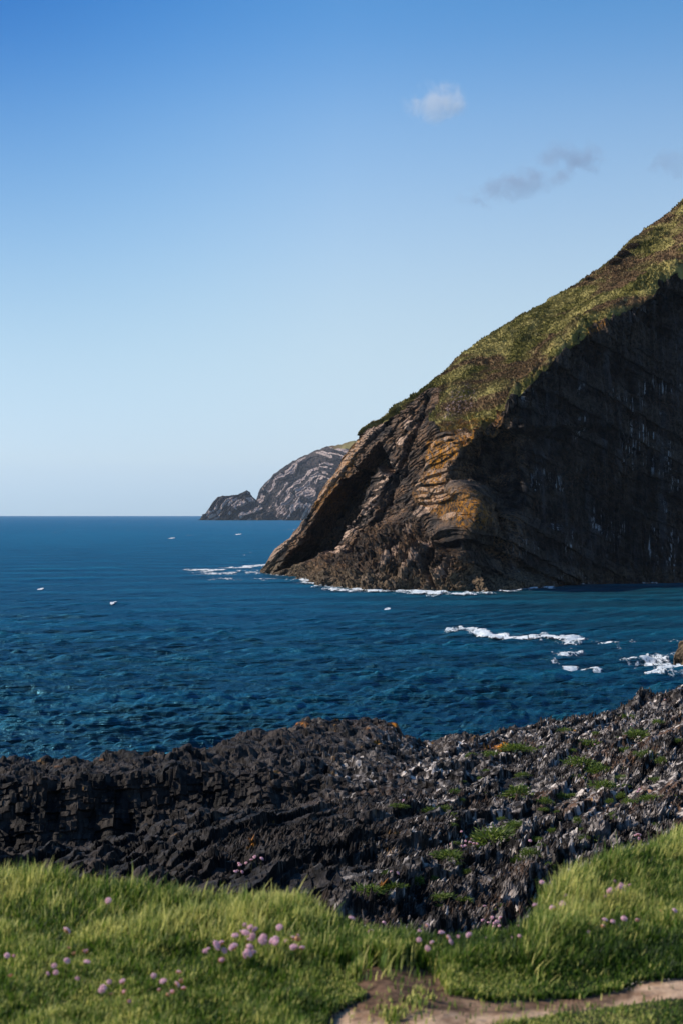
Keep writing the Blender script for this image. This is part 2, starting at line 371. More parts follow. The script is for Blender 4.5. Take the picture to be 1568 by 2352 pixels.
# ledge rocks at sea level along the foot of the wall
lg = ss(3.6, 1.2, Z + .9 * fbm3(g, 4, 4, 81)) * ss(1060, 1110, px) * ss(1330, 1230, px) * (RT < 1)
p[..., 1] -= lg * 5; p[..., 2] -= lg * .5
rag = np.exp(-((RT - 7) / .45) ** 2) * ss(1040, 1100, px)
p[..., 2] += rag * (fbm3(g * np.array([1, 1, .4]), 3.5, 4, 82) * 2.4 + (hsh(np.floor(X * .7), 0, 0, 83) - .5) * 1.3)
# colour masks
palebed = ((r2 > .80) & (b2 > .35)) * 1.0 * (1 - wallm) * ss(1070, 1010, px)
slabrib = np.exp(-(seg_dist(px, py, [(760,1280),(812,1215),(850,1165),(872,1120),(890,1090),(915,1045),(950,975)]) / 9) ** 2)
pale = np.clip(palebed * .6 + slabrib * (b3 > .45) * (b2 > .4) * 1.0, 0, 1) * (1 - turf)
edge = ss(1, .0, np.abs(RT - 7) / 1.6) 
bulge = in_poly(px, py, [(930,1130),(975,1050),(985,1005),(1092,975),(1070,1020),(1022,1085),(1025,1112),(1092,1150),(1100,1190),(1070,1225),(1010,1200),(950,1160)], 14)
orange = in_poly(px, py, [(975,1040),(985,1010),(1040,1015),(1095,978),(1090,1000),(1045,1040),(1010,1080),(1000,1120),(975,1110),(985,1070)], 7)
lipl = np.exp(-((sd + 8) / 9) ** 2) * (px > 1030) * ss(.05, .3, fbm3(g, 5, 3, 91))
leftl = np.exp(-(seg_dist(px, py, [(735,1165),(775,1110),(815,1045),(835,1022)]) / 10) ** 2)
pale_cap = 0
lich = np.clip(in_poly(px, py, [(1020,1115),(1090,1140),(1125,1180),(1105,1215),(1050,1215)], 10) * .7 + orange * 1.0 + bulge * .7 + lipl * .9 + leftl * .8 + apr * .12, 0, 1)
lich *= np.where(orange > .3, (.8 + .6 * fbm3(g, 1.5, 3, 94)).clip(0, 1), (.55 + .6 * fbm3(g, 2.5, 4, 93)).clip(0, 1))
pale = np.clip(pale + bulge * .8 * (bcol > .45) * ss(-.2, .3, fbm3(g, 1.2, 3, 98)), 0, 1)  # sunlit brightness of the bulge painted in as pale blocks
tide = ss(3.4, 1.4, Z + 1.0 * fbm3(g, 5, 4, 95)) * (1 - .7 * ss(1150, 1300, px))
streak_shade = wallm * ss(1150, 1230, px)  # white stain streaks, and extra shade painted into the wall colour
att = dict(bed=r2, pale=pale, lichen=lich, tide=tide, streak_shade=streak_shade)
R_, C_ = g.shape[:2]
kf = (turf[:-1, :-1] + turf[1:, 1:]) > 1.0
allf = grid_faces(R_, C_, np.ones_like(kf))
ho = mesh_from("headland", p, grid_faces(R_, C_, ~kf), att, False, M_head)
tag(ho, kind='structure')
heath = in_poly(px, py, [(1060,925),(1130,868),(1200,815),(1300,755),(1330,740),(1350,755),(1280,795),(1215,845),(1150,895),(1080,935)], 14)
heath = np.clip(heath + in_poly(px, py, [(1380,600),(1440,555),(1475,530),(1500,545),(1440,590),(1390,622)], 6), 0, 1)
heath *= (.6 + .9 * fbm3(g, 5, 4, 97)).clip(0, 1)
pink = in_poly(px, py, [(1000,960),(1030,900),(1070,870),(1110,900),(1100,945),(1060,965),(1020,985)], 20)
tatt = dict(heath=heath, pink=pink, lichen=np.clip(lipl * .8 + .5 * in_poly(px, py, [(985,1015),(1000,970),(1100,940),(1160,940),(1095,985),(1040,1010)], 12), 0, 1))

# turf object = ground cover surface + leaf tufts
fac = grid_faces(R_, C_, kf)
vis = (RT[:-1, :-1] < 9.15) & kf
fi = np.argwhere(vis & (px[:-1, :-1] < 1640))
pick = fi[rng.integers(0, len(fi), 70000)]
base = p[pick[:, 0], pick[:, 1]] ; nb = N0[pick[:, 0], pick[:, 1]]
hh = (.08 + .16 * rng.random(len(base)) ** 2) * (1 + 1.2 * ss(.2, .5, fbm3(base, 6, 2, 99)))
vs_, fs_ = [], []
off = p.reshape(-1, 3).shape[0]
tv = []; 
for k in range(2):
    a = rng.random(len(base)) * 6.283; sx = np.cos(a) * hh * .55; sy = np.sin(a) * hh * .55
    up = nb * .5 + np.array([0, 0, .8]) + (rng.random((len(base), 3)) - .5) * .9
    A = base + np.stack([sx, sy, 0 * sx], -1); B = base - np.stack([sx, sy, 0 * sx], -1)
    T1 = base + up * hh[:, None] + np.stack([sx, sy, 0 * sx], -1) * .3; T2 = base + up * hh[:, None] - np.stack([sx, sy, 0 * sx], -1) * .3
    tv.append(np.stack([A, B, T2, T1], 1))
tv = np.concatenate(tv).reshape(-1, 3)
tf = np.arange(len(tv)).reshape(-1, 4) + off
V = np.concatenate([p.reshape(-1, 3), tv]); FF = np.concatenate([fac, tf])
def ext(a):
    q = a[pick[:, 0], pick[:, 1]]; return np.concatenate([a.ravel(), np.repeat(np.concatenate([q, q]), 4)])
to = mesh_from("hillside_grass", V, FF, {k: ext(v) for k, v in tatt.items()}, True, M_turf)
tag(to, "rough olive and brown turf with heather covering the steep sunlit hillside above the black cliff", "grass", kind='stuff')
HEADP, HPX, HPY, HRT = p, px, py, RT

# ------------------------------------------------------------------ distant headlands
def far_cliff(name, xs, top, D0, D1, base_py, setback, arc, nc, nr, seed, turf_from=None, amp=1.0):
    u = np.linspace(xs[0], xs[-1], nc); tp = np.interp(u, xs, top) + 1.2 * vn2(u / 7, 0, seed)
    Db = np.interp(u, [xs[0], xs[-1]], [D0, D1])
    v = np.concatenate([np.linspace(0, 1, nr - 20), 1 + np.linspace(0, 1, 21)[1:] ** 1.5])
    U = np.repeat(u[None], nr, 0); Vv = np.repeat(v[:, None], nc, 1); vv = np.clip(Vv, 0, 1)
    hgt = (base_py - tp) / F * Db
    D = Db + setback * hgt * vv ** 1.6
    pyy = base_py + (tp - base_py) * (vv * .999)
    zt = EYE - (pyy - H0) / F * D; zb = EYE - (base_py - H0) / F * Db
    q = np.stack([(U - CX) / F * D, D, zt], -1)
    bk = np.clip(Vv - 1, 0, 1)
    q[..., 1] += bk * 500; q[..., 2] = np.where(bk > 0, q[..., 2] * (1 - bk) - 6 * bk, q[..., 2])
    Nn = gnorm(q)
    if Nn[nr // 3, nc // 2, 1] > 0: Nn = -Nn
    gx, gy = U, pyy
    aa, bb, ww, x0 = arc
    tt = gx - x0 - .35 * (gy - 1060); s = gy - (aa * tt + bb * np.sqrt(tt * tt + ww * ww)) + 2.5 * fbm2(gx / 30, gy / 30, 3, seed + 2)
    i1 = np.floor(s / 4.6); ra = hsh(i1, 0, 0, seed); i2 = np.floor(s / 3.3); rb = hsh(i2, 0, 0, seed + 1)
    ca = hsh(i2, np.floor(gx / 9 + 5 * rb), 0, seed + 1)
    ds = (ra - .5) * 9 + (rb - .5) * 4 + (ca - .5) * 4 + fbm2(gx / 34, gy / 34, 4, seed + 3) * 16 + np.abs(fbm2(gx / 8, gy / 12, 4, seed + 4)) * 6
    ds *= amp * (.15 + .85 * ss(1.0, .86, vv))
    tm = np.zeros_like(gx)
    if turf_from is not None:
        tm = ss(-3, 2, (tp + turf_from(gx)) - gy + 5 * fbm2(gx / 12, gy / 12, 4, seed + 5))
        tm = np.where(Vv > 1, 1, tm)
    ds = ds * (1 - tm * .8) * np.where(Vv > 1, .3, 1) * ss(0, .05, 1.05 - vv + 0 * gx).clip(.25, 1)
    q2 = q + Nn * ds[..., None]
    pl = ss(3, 9, gy - tp) * ((ra > .42) & (hsh(i1, np.floor(gx / 24 + 5 * ra), 3, seed) > .3)) * ss(0, .12, fbm2(gx / 18, gy / 18, 3, seed + 7) + .24) * (1 - tm) * 1.5
    at = dict(bed=ra, pale=pl, lichen=0 * gx, tide=.6 * ss(8, 2, q2[..., 2]), streak_shade=0 * gx)
    k = (tm[:-1, :-1] + tm[1:, 1:]) > 1
    o = mesh_from(name, q2, grid_faces(nr, nc, ~k), at, False, M_far); tag(o, kind='structure')
    if k.any():
        t_ = mesh_from("distant_grass", q2, grid_faces(nr, nc, k), dict(heath=0 * gx, pink=0 * gx, lichen=0 * gx), True, M_farturf)
        tag(t_, "thin green turf cap on top of the far banded headland beyond the bay", "grass", kind='stuff')
    return q2
far_cliff("distant_headland", [572, 584, 597, 628, 672, 716, 751, 786, 804, 837, 900, 1000], [1196, 1160, 1124, 1091, 1060, 1038, 1026, 1020, 1013, 1008, 985, 960],
          3500, 2950, 1194, .9, (-.225, .525, 12, 725), 900, 420, 5,
          lambda x: np.interp(x, [560, 745, 765, 800, 850, 1000], [-6, -5, 5, 16, 26, 40]))
far_cliff("distant_promontory", [456, 474, 487, 500, 515, 531, 557, 567, 573, 580, 592, 610, 640], [1195, 1178, 1157, 1141, 1139, 1137, 1132, 1127, 1131, 1141, 1150, 1170, 1194],
          3050, 3000, 1194.5, .5, (-.5, .25, 12, 520), 420, 220, 9, None, .8)
# darker buttress at the foot of the far headland
far_cliff("distant_buttress", [650, 668, 685, 695, 712, 735, 770, 800], [1194, 1165, 1140, 1137, 1150, 1158, 1170, 1180],
          2960, 2900, 1195, .5, (-.3, .6, 8, 700), 300, 160, 15, None, .7)

# ------------------------------------------------------------------ sea
def sea_rows():
    r = [1184 + .02 + (i * .02) for i in range(0)]
    py_ = np.concatenate([np.arange(1185.2, 1200, .45), np.arange(1200, 1900, .85)])
    return EYE * F / (py_ - H0)
sdp = sea_rows()[::-1]; sdp = np.concatenate([[20, 35], sdp[sdp > 52]])
scx = np.linspace(-160, 1728, 1450)
D, PX = np.meshgrid(sdp, scx, indexing='ij')
sp = np.stack([(PX - CX) / F * D, D, 0 * D], -1)
sp[:, 0, 0] -= D[:, 0] * .6; sp[:, -1, 0] += D[:, 0] * .6
drow = np.gradient(sdp)[:, None]
z = np.zeros_like(D); gust = .75 + .5 * fbm2(sp[..., 0] / 60, sp[..., 1] / 110, 3, 201)
for i in range(46):
    lam = .62 * 1.085 ** i; ang = math.radians(100 + rng.normal(0, 40 if i < 26 else 25)); kx, ky = math.cos(ang) * 6.283 / lam, math.sin(ang) * 6.283 / lam
    am = .036 * lam ** .50 * (1 if lam < 3.5 else .36)
    fade = np.clip((lam / drow - 2.2) / 2.5, 0, 1)
    ph = kx * sp[..., 0] + ky * sp[..., 1] + rng.random() * 6.283 + 1.1 * vn2(sp[..., 0] / (lam * 3), sp[..., 1] / (lam * 3), 300 + i)
    z += am * fade * gust * (1 - 2 * np.abs(np.sin(ph / 2)) ** 1.2 + .3 * np.sin(ph))
sp[..., 2] = z - .05
m, n, l, b = new_mat("sea_water"); t = NT(m); pp = t.pos()
b.inputs['IOR'].default_value = 1.33; b.inputs['Roughness'].default_value = .15; b.inputs['Specular IOR Level'].default_value = .32
n1 = t.noise(t.scaled(pp, (.010, .004, 1)), 1.0, 4, .5)
n2 = t.noise(t.scaled(pp, (.12, .06, 1)), 1.0, 3, .5)
b.inputs['Specular Tint'].default_value = (.45, .80, 1, 1)
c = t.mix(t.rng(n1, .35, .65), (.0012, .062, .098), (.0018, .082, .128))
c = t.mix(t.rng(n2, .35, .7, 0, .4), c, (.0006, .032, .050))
c = t.mix(t.attr('crest'), c, (.008, .150, .195)); c = t.mix(t.attr('trough'), c, (.0005, .016, .026))  # crest highlights and trough shade painted into the water colour
w1 = t.noise(t.scaled(pp, (2.2, 2.6, 1)), 1.0, 7, .7, .6); w2 = t.noise(t.scaled(pp, (.42, .55, 1)), 1.0, 4, .6, .6); w3 = t.noise(t.scaled(pp, (.05, .08, 1)), 1.0, 4, .55)
hgt = t.math('ADD', t.math('MULTIPLY', w1, .24), t.math('ADD', t.math('MULTIPLY', w2, .40), t.math('MULTIPLY', w3, 2.6)))
nrm = t.bump(hgt, 1.0, 1.0)
df = n.new('ShaderNodeBsdfDiffuse'); l.new(c, df.inputs[0]); l.new(nrm, df.inputs['Normal'])
gl = n.new('ShaderNodeBsdfGlossy'); gl.inputs['Roughness'].default_value = .36; gl.inputs[0].default_value = (.20, .60, .88, 1); l.new(nrm, gl.inputs['Normal'])
fr = n.new('ShaderNodeFresnel'); fr.inputs[0].default_value = 1.33; l.new(nrm, fr.inputs['Normal'])
mx = n.new('ShaderNodeMixShader'); l.new(t.math('MINIMUM', t.math('MULTIPLY', fr.outputs[0], .85), .42), mx.inputs[0])
l.new(df.outputs[0], mx.inputs[1]); l.new(gl.outputs[0], mx.inputs[2]); l.new(mx.outputs[0], n['Material Output'].inputs[0])
zs = z / (z.std(axis=1, keepdims=True) + 1e-3); crest_shine = ss(1.0, 2.6, zs + .5 * fbm2(sp[..., 0] / .5, sp[..., 1] / .8, 3, 450)); trough_shade = ss(-.3, -1.8, zs)
so = mesh_from("sea", sp, grid_faces(*D.shape), dict(crest=crest_shine * .85, trough=trough_shade * .8), True, m); tag(so, kind='structure')

m, n, l, b = new_mat("white_foam"); t = NT(m); b.inputs['Roughness'].default_value = .8
l.new(t.mix(t.rng(t.noise(t.pos(), 2, 5, .6), .3, .6), (.42, .52, .58), (.80, .84, .86)), b.inputs['Base Color'])
fn = t.noise(t.scaled(t.pos(), (.9, .45, 1)), 1.0, 7, .72, .8); fn2 = t.noise(t.scaled(t.pos(), (5, 3, 1)), 1.0, 4, .7)
al = t.math('ADD', t.math('MULTIPLY', t.attr('fv'), 1.35), t.math('MULTIPLY', t.math('SUBTRACT', t.math('ADD', t.math('MULTIPLY', fn, .6), t.math('MULTIPLY', fn2, .4)), .58), 5.5))
l.new(t.rng(al, .0, .65), b.inputs['Alpha'])
M_foam = m
FPX, FPY = PX, H0 + EYE / D * F
fx, fy = sp[..., 0], sp[..., 1]
def foam_obj(name, label, value, lift, lump):
    value = np.where(value > -.5, value - .16 * (.5 - .9 * fbm2(fx / 7, fy / 16, 3, 440)), -1); k = value[:-1, :-1] > 0
    if not k.any(): return
    q = sp.copy(); q[..., 2] += lift + lump * .35 * np.clip(value, 0, .5) * (1 + .6 * vn2(fx / 1.2, fy / 1.8, 400))
    o = mesh_from(name, q, grid_faces(*D.shape, k), dict(fv=np.clip(value, 0, 1)), True, M_foam); tag(o, label, "sea foam", kind='stuff')
lace = fbm2(fx / 1.6, fy / 4.5, 5, 410, .62); lace2 = fbm2(fx / .5, fy / 1.2, 3, 420, .6)
def patch(pts, wx, wy, dens): return dens * np.exp(-seg_dist(FPX, FPY, pts, wx, wy) ** 2)
v = np.maximum.reduce([patch([(600,1297),(560,1302),(520,1303)], 22, 2.4, 1.1), patch([(448,1308),(500,1308)], 22, 3, 1.05), patch([(480,1315),(640,1312)], 35, 5.5, .72),
      patch([(500,1328),(600,1330)], 60, 5, .42), patch([(640,1318),(705,1312)], 16, 4, 1.15)])
foam_obj("surf_foam", "thin white streaks of foam trailing from the pointed tip of the headland", np.where(v > .10, v - .22 - lace * .9 - lace2 * .3, -1), .04, .35)
v = np.maximum.reduce([patch([(690,1332),(760,1350),(860,1357)], 30, 5, .75), patch([(780,1352),(850,1357),(960,1360),(1000,1362)], 24, 5.5, 1.15),
      patch([(850,1354),(872,1348)], 12, 9, 1.2), patch([(1030,1364),(1120,1362)], 30, 3, .95), patch([(1160,1357),(1260,1350)], 30, 2.4, .9), patch([(1330,1342),(1400,1338)], 20, 2, .8),
      patch([(1440,1342),(1540,1340)], 25, 1.6, .5)])
foam_obj("surf_foam", "broken white surf washing along the rocky foot of the headland", np.where(v > .10, v - .30 - lace * 1.1 - lace2 * .5, -1), .05, 1.2)
v = np.maximum.reduce([patch([(1025,1450),(1060,1443),(1130,1456),(1260,1460),(1330,1466)], 18, 5, 1.2), patch([(1040,1440),(1060,1438)], 12, 4, 1.0), patch([(1230,1458),(1330,1470)], 35, 7, .5)])
foam_obj("breaking_wave_foam", "long curling white crest of a small wave breaking in the open bay", np.where(v > .10, v - .27 - lace * .8 - lace2 * .4, -1), .05, 1.0)
v = np.maximum.reduce([patch([(1300,1525),(1375,1530)], 12, 4.5, 1.25), patch([(1290,1500),(1330,1490),(1300,1478)], 22, 9, .72), patch([(1300,1470),(1540,1468)], 60, 5, .72), patch([(1320,1465),(1400,1478)], 30, 5, .35)])
foam_obj("sea_foam", "flat bright patch of foam with lacy streaks drifting in the bay", np.where(v > .10, v - .27 - lace * 1.2 - lace2 * .5, -1), .03, .3)
v = np.maximum.reduce([patch([(1440,1518),(1500,1510),(1600,1502)], 30, 9, .75), patch([(1540,1522),(1640,1520)], 30, 8, 1.1), patch([(1500,1540),(1600,1536)], 40, 6, .7)])
foam_obj("sea_foam", "white churned foam swirling round the small brown sea rock", np.where(v > .10, v - .27 - lace * 1.2 - lace2 * .5, -1), .04, .6)
wc = fbm2(fx / 2.6, fy / 7, 3, 430) + .45 * fbm2(fx / 40, fy / 60, 2, 431) + ss(500, 1500, D) * .14
far_ = (D > 260) & (D < 3500); capm = np.where(far_, wc - np.percentile(wc[far_], 99.65), -1)
for (a, b_) in ((95,1350),(262,1386),(890,1395),(395,1237),(548,1228)): capm = np.maximum(capm, patch([(a - 5, b_), (a + 4, b_ - 1)], 5, 1.4, .9) - .5 - .4 * lace2)
foam_obj("whitecap_foam", "scattered small whitecaps flecking the open blue sea toward the horizon", np.where(capm > 0, capm * 2 + .42, -1), .06, .35)

# brown sea rock on the right
def rock_thing(name, label, loc, size, seed, mat, n=48, cat="rock", amp=.35):
    th, ph = np.meshgrid(np.linspace(0, math.pi, n), np.linspace(0, 2 * math.pi, 2 * n), indexing='ij')
    q = np.stack([np.sin(th) * np.cos(ph), np.sin(th) * np.sin(ph), np.cos(th)], -1)
    q = np.sign(q) * np.abs(q) ** .8
    if cat == 'sea': q[..., :2] *= (1 - .62 * q[..., 2:3].clip(0)); cat = 'rock'
    r = 1 + amp * fbm3(q, .9, 4, seed) * 1.6 + amp * .5 * (hsh(np.floor(q[..., 0] * 4 + q[..., 2] * 2), np.floor(q[..., 1] * 4), np.floor(q[..., 2] * 3), seed) - .5)
    r[:, -1] = r[:, 0]
    q = q * r[..., None] * np.array(size)
    z0 = np.zeros(q.shape[:2])
    o = mesh_from(name, q, grid_faces(*q.shape[:2])[:, ::-1], dict(bed=z0, pale=z0, lichen=z0, tide=z0 + (1 if mat is M_head else 0), streak_shade=z0), False, mat)
    o.location = loc
    if label: tag(o, label, cat)
    return o
q = P(np.array(1590.), np.array(1512.), np.array(EYE * F / 330))
rock_thing("sea_rock", "small pointed brown rock standing in swirling foam off the shore", (q[0] + .9, q[1], .2), (2.2, 2.1, 2.7), 5, M_head, 70, 'sea')

for a, b_, w_, h_, lab in ((684, 1319, 2.2, 1.6, "low dark boulder awash just behind the pointed tip of the headland"), (716, 1330, 1.8, 1.1, "small brown boulder in the surf at the foot of the headland"), (752, 1344, 2.4, 1.3, "squat brown boulder in the foam where the headland apron begins")):
    d_ = EYE * F / (b_ - H0); rock_thing("sea_rock", lab, ((a - CX) / F * d_, d_, .1), (w_, w_ * .9, h_), a, M_head, 40)
# ------------------------------------------------------------------ rocky shore in front
cx_ = np.array([-300, 0, 230, 400, 600, 800, 960, 1200, 1400, 1568, 1850.])
dz = [6, 10, 13, 17, 22, 26, 26.9, 30, 34, 38, 42, 47, 54, 64]
T = {
 10: [2230,2230,2230,2235,2240,2240,2240,2240,2200,2180,2150], 13: [2110,2110,2110,2100,2085,2095,2110,2120,2080,2050,2010],
 17: [2040,2040,2035,1995,1965,1960,1970,1980,1940,1910,1870], 22: [1995,1990,1965,1900,1862,1855,1855,1865,1830,1790,1750],
 26: [1975,1972,1958,1915,1865,1800,1800,1803,1768,1728,1690], 26.9: [1790,1790,1785,1775,1772,1778,1782,1785,1752,1714,1676],
 30: [1748,1748,1745,1728,1712,1738,1745,1748,1718,1675,1640], 34: [1790,1790,1780,1755,1695,1690,1715,1714,1688,1643,1605],
 38: [1850,1850,1840,1820,1740,1662,1692,1690,1665,1615,1580], 42: [1990,1990,1980,1960,1880,1700,1705,1672,1643,1588,1560],
 47: [2100,2100,2100,2080,2050,1900,1800,1700,1665,1605,1560]}
Zt = []
for d in dz:
    if d in T: Zt.append(-(np.array(T[d], float) - H0) / F * d)
    elif d == 6: Zt.append(np.full(11, -2.75))
    elif d == 54: Zt.append(np.array([-13,-13,-13,-13,-13,-12.5,-12.3,-10.5,-9,-8,-7.]))
    else: Zt.append(np.full(11, -14.))
Zt = np.array(Zt)
ru = np.concatenate([np.linspace(6, 9, 20)[:-1], 9 * (26 / 9) ** np.linspace(0, 1, 560)[:-1], np.linspace(26, 27.2, 110)[:-1], 27.2 * (47 / 27.2) ** np.linspace(0, 1, 330)[:-1], np.linspace(47, 64, 30)])
cu = np.linspace(-260, 1840, 1150)
ri = np.interp(ru, dz, np.arange(len(dz))); ci = np.interp(cu, cx_, np.arange(len(cx_)))
# smooth in angle, straight along depth so that the crest and the step stay crisp
Zc = catmull(Zt, ci, 1)
i0 = np.clip(ri.astype(int), 0, len(dz) - 2); fr = (ri - i0)[:, None]
Zg = Zc[i0] * (1 - fr) + Zc[i0 + 1] * fr
D2, PX2 = np.meshgrid(ru, cu, indexing='ij')
X2 = (PX2 - CX) / F * D2
zb = Zg + EYE
Dw = D2 + .0
big = fbm2(X2 / 2.2, D2 / 2.6, 4, 501) * .22
# front slab lip and dark gully between it and the ridge on the left
q0 = np.stack([X2, D2, zb + big], -1)
for _ in range(1):
    N2 = gnorm(q0)
    if N2[300, 500, 2] < 0: N2 = -N2
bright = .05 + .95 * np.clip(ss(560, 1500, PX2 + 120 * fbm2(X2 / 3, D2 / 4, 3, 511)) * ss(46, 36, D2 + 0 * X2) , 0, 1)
# cleaved slate: thin upright leaves in the direction of the cleavage, broken off at uneven heights
U1 = X2 * .93 + D2 * .16 + .25 * fbm2(X2 / 1.2, D2 / 1.5, 3, 521); W1 = -X2 * .2 + D2 * .97 + .2 * fbm2(X2, D2, 2, 522)
def leaves(U, W_, a, b_, seed):
    i = np.floor(U / a); r = hsh(i, 0, 0, seed); j = np.floor(W_ / b_ + 7 * r); h = hsh(i, j, 0, seed + 1)
    fu = U / a - i; fw = W_ / b_ + 7 * r - j
    return h, fu, fw
h1, fu1, fw1 = leaves(U1, W1, .13, .5, 530); h2, fu2, fw2 = leaves(U1, W1, .05, .2, 540); h3, _, _ = leaves(U1, W1, .5, 1.6, 550)
terr = (X2 - .46 * D2) / 1.5 + .5 * fbm2(X2 / 2, D2 / 3, 3, 562); tfr = terr - np.floor(terr); terr2 = (X2 - .30 * D2) / .62 + .6 * fbm2(X2 / 1.2, D2 / 1.6, 3, 563); tfr2 = terr2 - np.floor(terr2)
bands = ss(-.2, .35, fbm2(X2 / 1.8 + D2 * .25, D2 / 1.1, 3, 560))
d3 = (h3 - .5) * .22 + (h1 - .5) * .20 * (1 - .7 * fw1) + (h2 - .5) * .10 + (fu1 - .5) * .08
d3 *= (.35 + .65 * bands)
lumpy = (np.abs(fbm2(X2 / .7, D2 / .9, 4, 570, .6)) - .3) * .26 + (hsh(np.floor(U1 / .3), np.floor(zb / .2 + W1 / .6), 0, 571) - .5) * .14 + (hsh(np.floor(U1 / .1), np.floor(zb / .12 + W1 / .25), 0, 573) - .5) * .07
mass = (hsh(np.floor((X2 - .46 * D2) / 1.3 + .4 * fbm2(X2 / 1.5, D2 / 2, 2, 591)), np.floor((D2 + .4 * X2) / 2.6 + .5 * fbm2(X2, D2, 2, 592)), 0, 590) - .5) * .16
leafy = ss(300, 750, PX2 + 80 * fbm2(X2 / 2, D2 / 2, 2, 572)) * ss(25.5, 21, D2 - 6 * ss(900, 1300, PX2) - 30 * ss(1150, 1350, PX2))
dd = big + mass * ss(8, 14, D2) + ((tfr ** 1.5 - .4) * .14 + (tfr2 ** 2 - .33) * .07) * ss(25, 21, D2 - 30 * ss(900, 1300, PX2)) * ss(8, 16, D2 + 4 * ss(500, 900, PX2)) + d3 * leafy * .55 + lumpy * (1 - leafy) + fbm2(X2 / .25, D2 / .3, 3, 580) * .05
# skyline crags on the middle of the ridge
pxg = PX2
crag = .30 * np.exp(-((pxg - 705) / 60) ** 2) * np.exp(-((D2 - 36.5) / 2) ** 2) + .16 * np.exp(-((pxg - 885) / 40) ** 2) * np.exp(-((D2 - 38) / 2) ** 2) - .22 * np.exp(-((pxg - 985) / 45) ** 2) * np.exp(-((D2 - 38) / 5) ** 2) \
     + .12 * np.exp(-((pxg - 240) / 25) ** 2) * np.exp(-((D2 - 30) / 1) ** 2) + .30 * np.exp(-((pxg - 1480) / 22) ** 2) * np.exp(-((D2 - 43) / 2) ** 2)
nn = N2.copy(); nn[..., 2] *= .8 + .8 * (N2[..., 2:3] > .85)[..., 0]; nn /= np.linalg.norm(nn, axis=-1, keepdims=True)
q2 = np.stack([X2, D2, zb], -1) + nn * dd[..., None]; q2[..., 2] += crag
SH = q2
rx, ry = proj(q2)
m, n, l, b = new_mat("slate_shore"); t = NT(m); pp = t.pos()
na = t.noise(pp, 1.1, 8, .65); nbb = t.noise(pp, 5, 7, .7); nc_ = t.noise(pp, .35, 4, .6)
cl = t.noise(t.scaled(pp, (9, 2.2, 2.0)), 1.0, 5, .65, .3)
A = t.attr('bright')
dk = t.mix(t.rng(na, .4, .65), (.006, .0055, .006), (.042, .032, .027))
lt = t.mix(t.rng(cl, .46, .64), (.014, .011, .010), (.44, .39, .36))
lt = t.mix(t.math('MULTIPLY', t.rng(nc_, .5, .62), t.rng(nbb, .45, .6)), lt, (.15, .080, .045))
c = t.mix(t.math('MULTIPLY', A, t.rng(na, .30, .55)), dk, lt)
spots = t.rng(t.vor(t.scaled(pp, (1, .8, .35)), 5.0), .36, .26)
spm = t.math('MULTIPLY', spots, t.rng(t.noise(pp, 1.3, 4, .6), .50, .56))
c = t.mix(t.math('MULTIPLY', spm, t.rng(A, .05, .5, .04, 1)), c, (.62, .55, .50))
c = t.mix(t.math('MULTIPLY', t.attr('lichen'), t.rng(t.noise(pp, 4, 6, .65), .44, .50)), c, (.62, .22, .008))
oc = t.math('MULTIPLY', t.rng(t.noise(pp, 2.6, 5, .6), .64, .68), t.rng(t.noise(pp, .5, 2, .5), .50, .62))
c = t.mix(t.math('MULTIPLY', oc, .7), c, (.30, .15, .03))
l.new(c, b.inputs['Base Color']); b.inputs['Roughness'].default_value = .65; b.inputs['Specular IOR Level'].default_value = .12
hb = t.math('ADD', t.noise(t.scaled(pp, (14, 5, 5)), 1.0, 8, .7), t.math('MULTIPLY', nbb, .6))
l.new(t.bump(hb, .05, .9), b.inputs['Normal']); M_shore = m
lch = np.zeros_like(rx)
for (a, b_, w_, h_, s_) in ((1150,1712,20,9,1.2), (1120,1716,14,4,.9), (585,1935,12,10,1.0), (575,1948,10,6,.8), (882,2033,14,4,1.0), (690,1662,26,4,.7), (905,1665,18,7,.8), (855,1672,30,4,.5), (235,1745,12,4,.5), (130,1760,30,5,.4), (1490,1790,30,10,.3)):
    lch = np.maximum(lch, s_ * np.exp(-((rx - a) / w_) ** 2 - ((ry - b_) / h_) ** 2))
lch = np.clip((lch - .3) * 1.8, 0, 1)
# shards of slate
NS = 115000
si = rng.integers(20, 1010, NS * 5); sj = rng.integers(100, 1149, NS * 5)
dsel = ru[si]; prob = leafy[si, sj] * bands[si, sj] * (.25 + .75 * bright[si, sj]) * np.clip(dsel / 30, .15, 1)
keep = rng.random(len(si)) < prob; si, sj = si[keep][:NS], sj[keep][:NS]
b0 = SH[si, sj]; k = len(b0); dsc = (ru[si] / 18) ** .5
W_ = (.009 + .024 * rng.random(k) ** 1.5) * dsc; Ht = (.025 + .095 * rng.random(k) ** 2) * dsc; Th = (.005 + .010 * rng.random(k)) * dsc
az = np.radians(rng.normal(205, 22, k)); ux = np.stack([np.cos(az), np.sin(az), 0 * az], -1)       # plate normal, toward left and viewer
wx_ = np.stack([-np.sin(az), np.cos(az), 0 * az], -1)
upv = np.stack([.45 + .25 * rng.normal(size=k), .15 + .2 * rng.normal(size=k), np.ones(k)], -1); upv /= np.linalg.norm(upv, axis=-1, keepdims=True)
def crn(a, c_, e): return b0 + wx_ * (a * W_)[:, None] + ux * (c_ * Th)[:, None] + upv * (e * Ht)[:, None]
tw1 = rng.random(k) * .6; tw2 = -rng.random(k) * .6; e1 = .6 + .4 * rng.random(k); e2 = .5 + .5 * rng.random(k)
sv = np.stack([crn(-1, -1, -.4), crn(1, -1, -.4), crn(1, 1, -.4), crn(-1, 1, -.4), crn(tw2, -.6, e1), crn(tw1, -.6, e2), crn(tw1, .6, e2), crn(tw2, .6, e1)], 1)
bf = np.array([[0, 1, 5, 4], [1, 2, 6, 5], [2, 3, 7, 6], [3, 0, 4, 7], [4, 5, 6, 7]])
off = SH.reshape(-1, 3).shape[0]
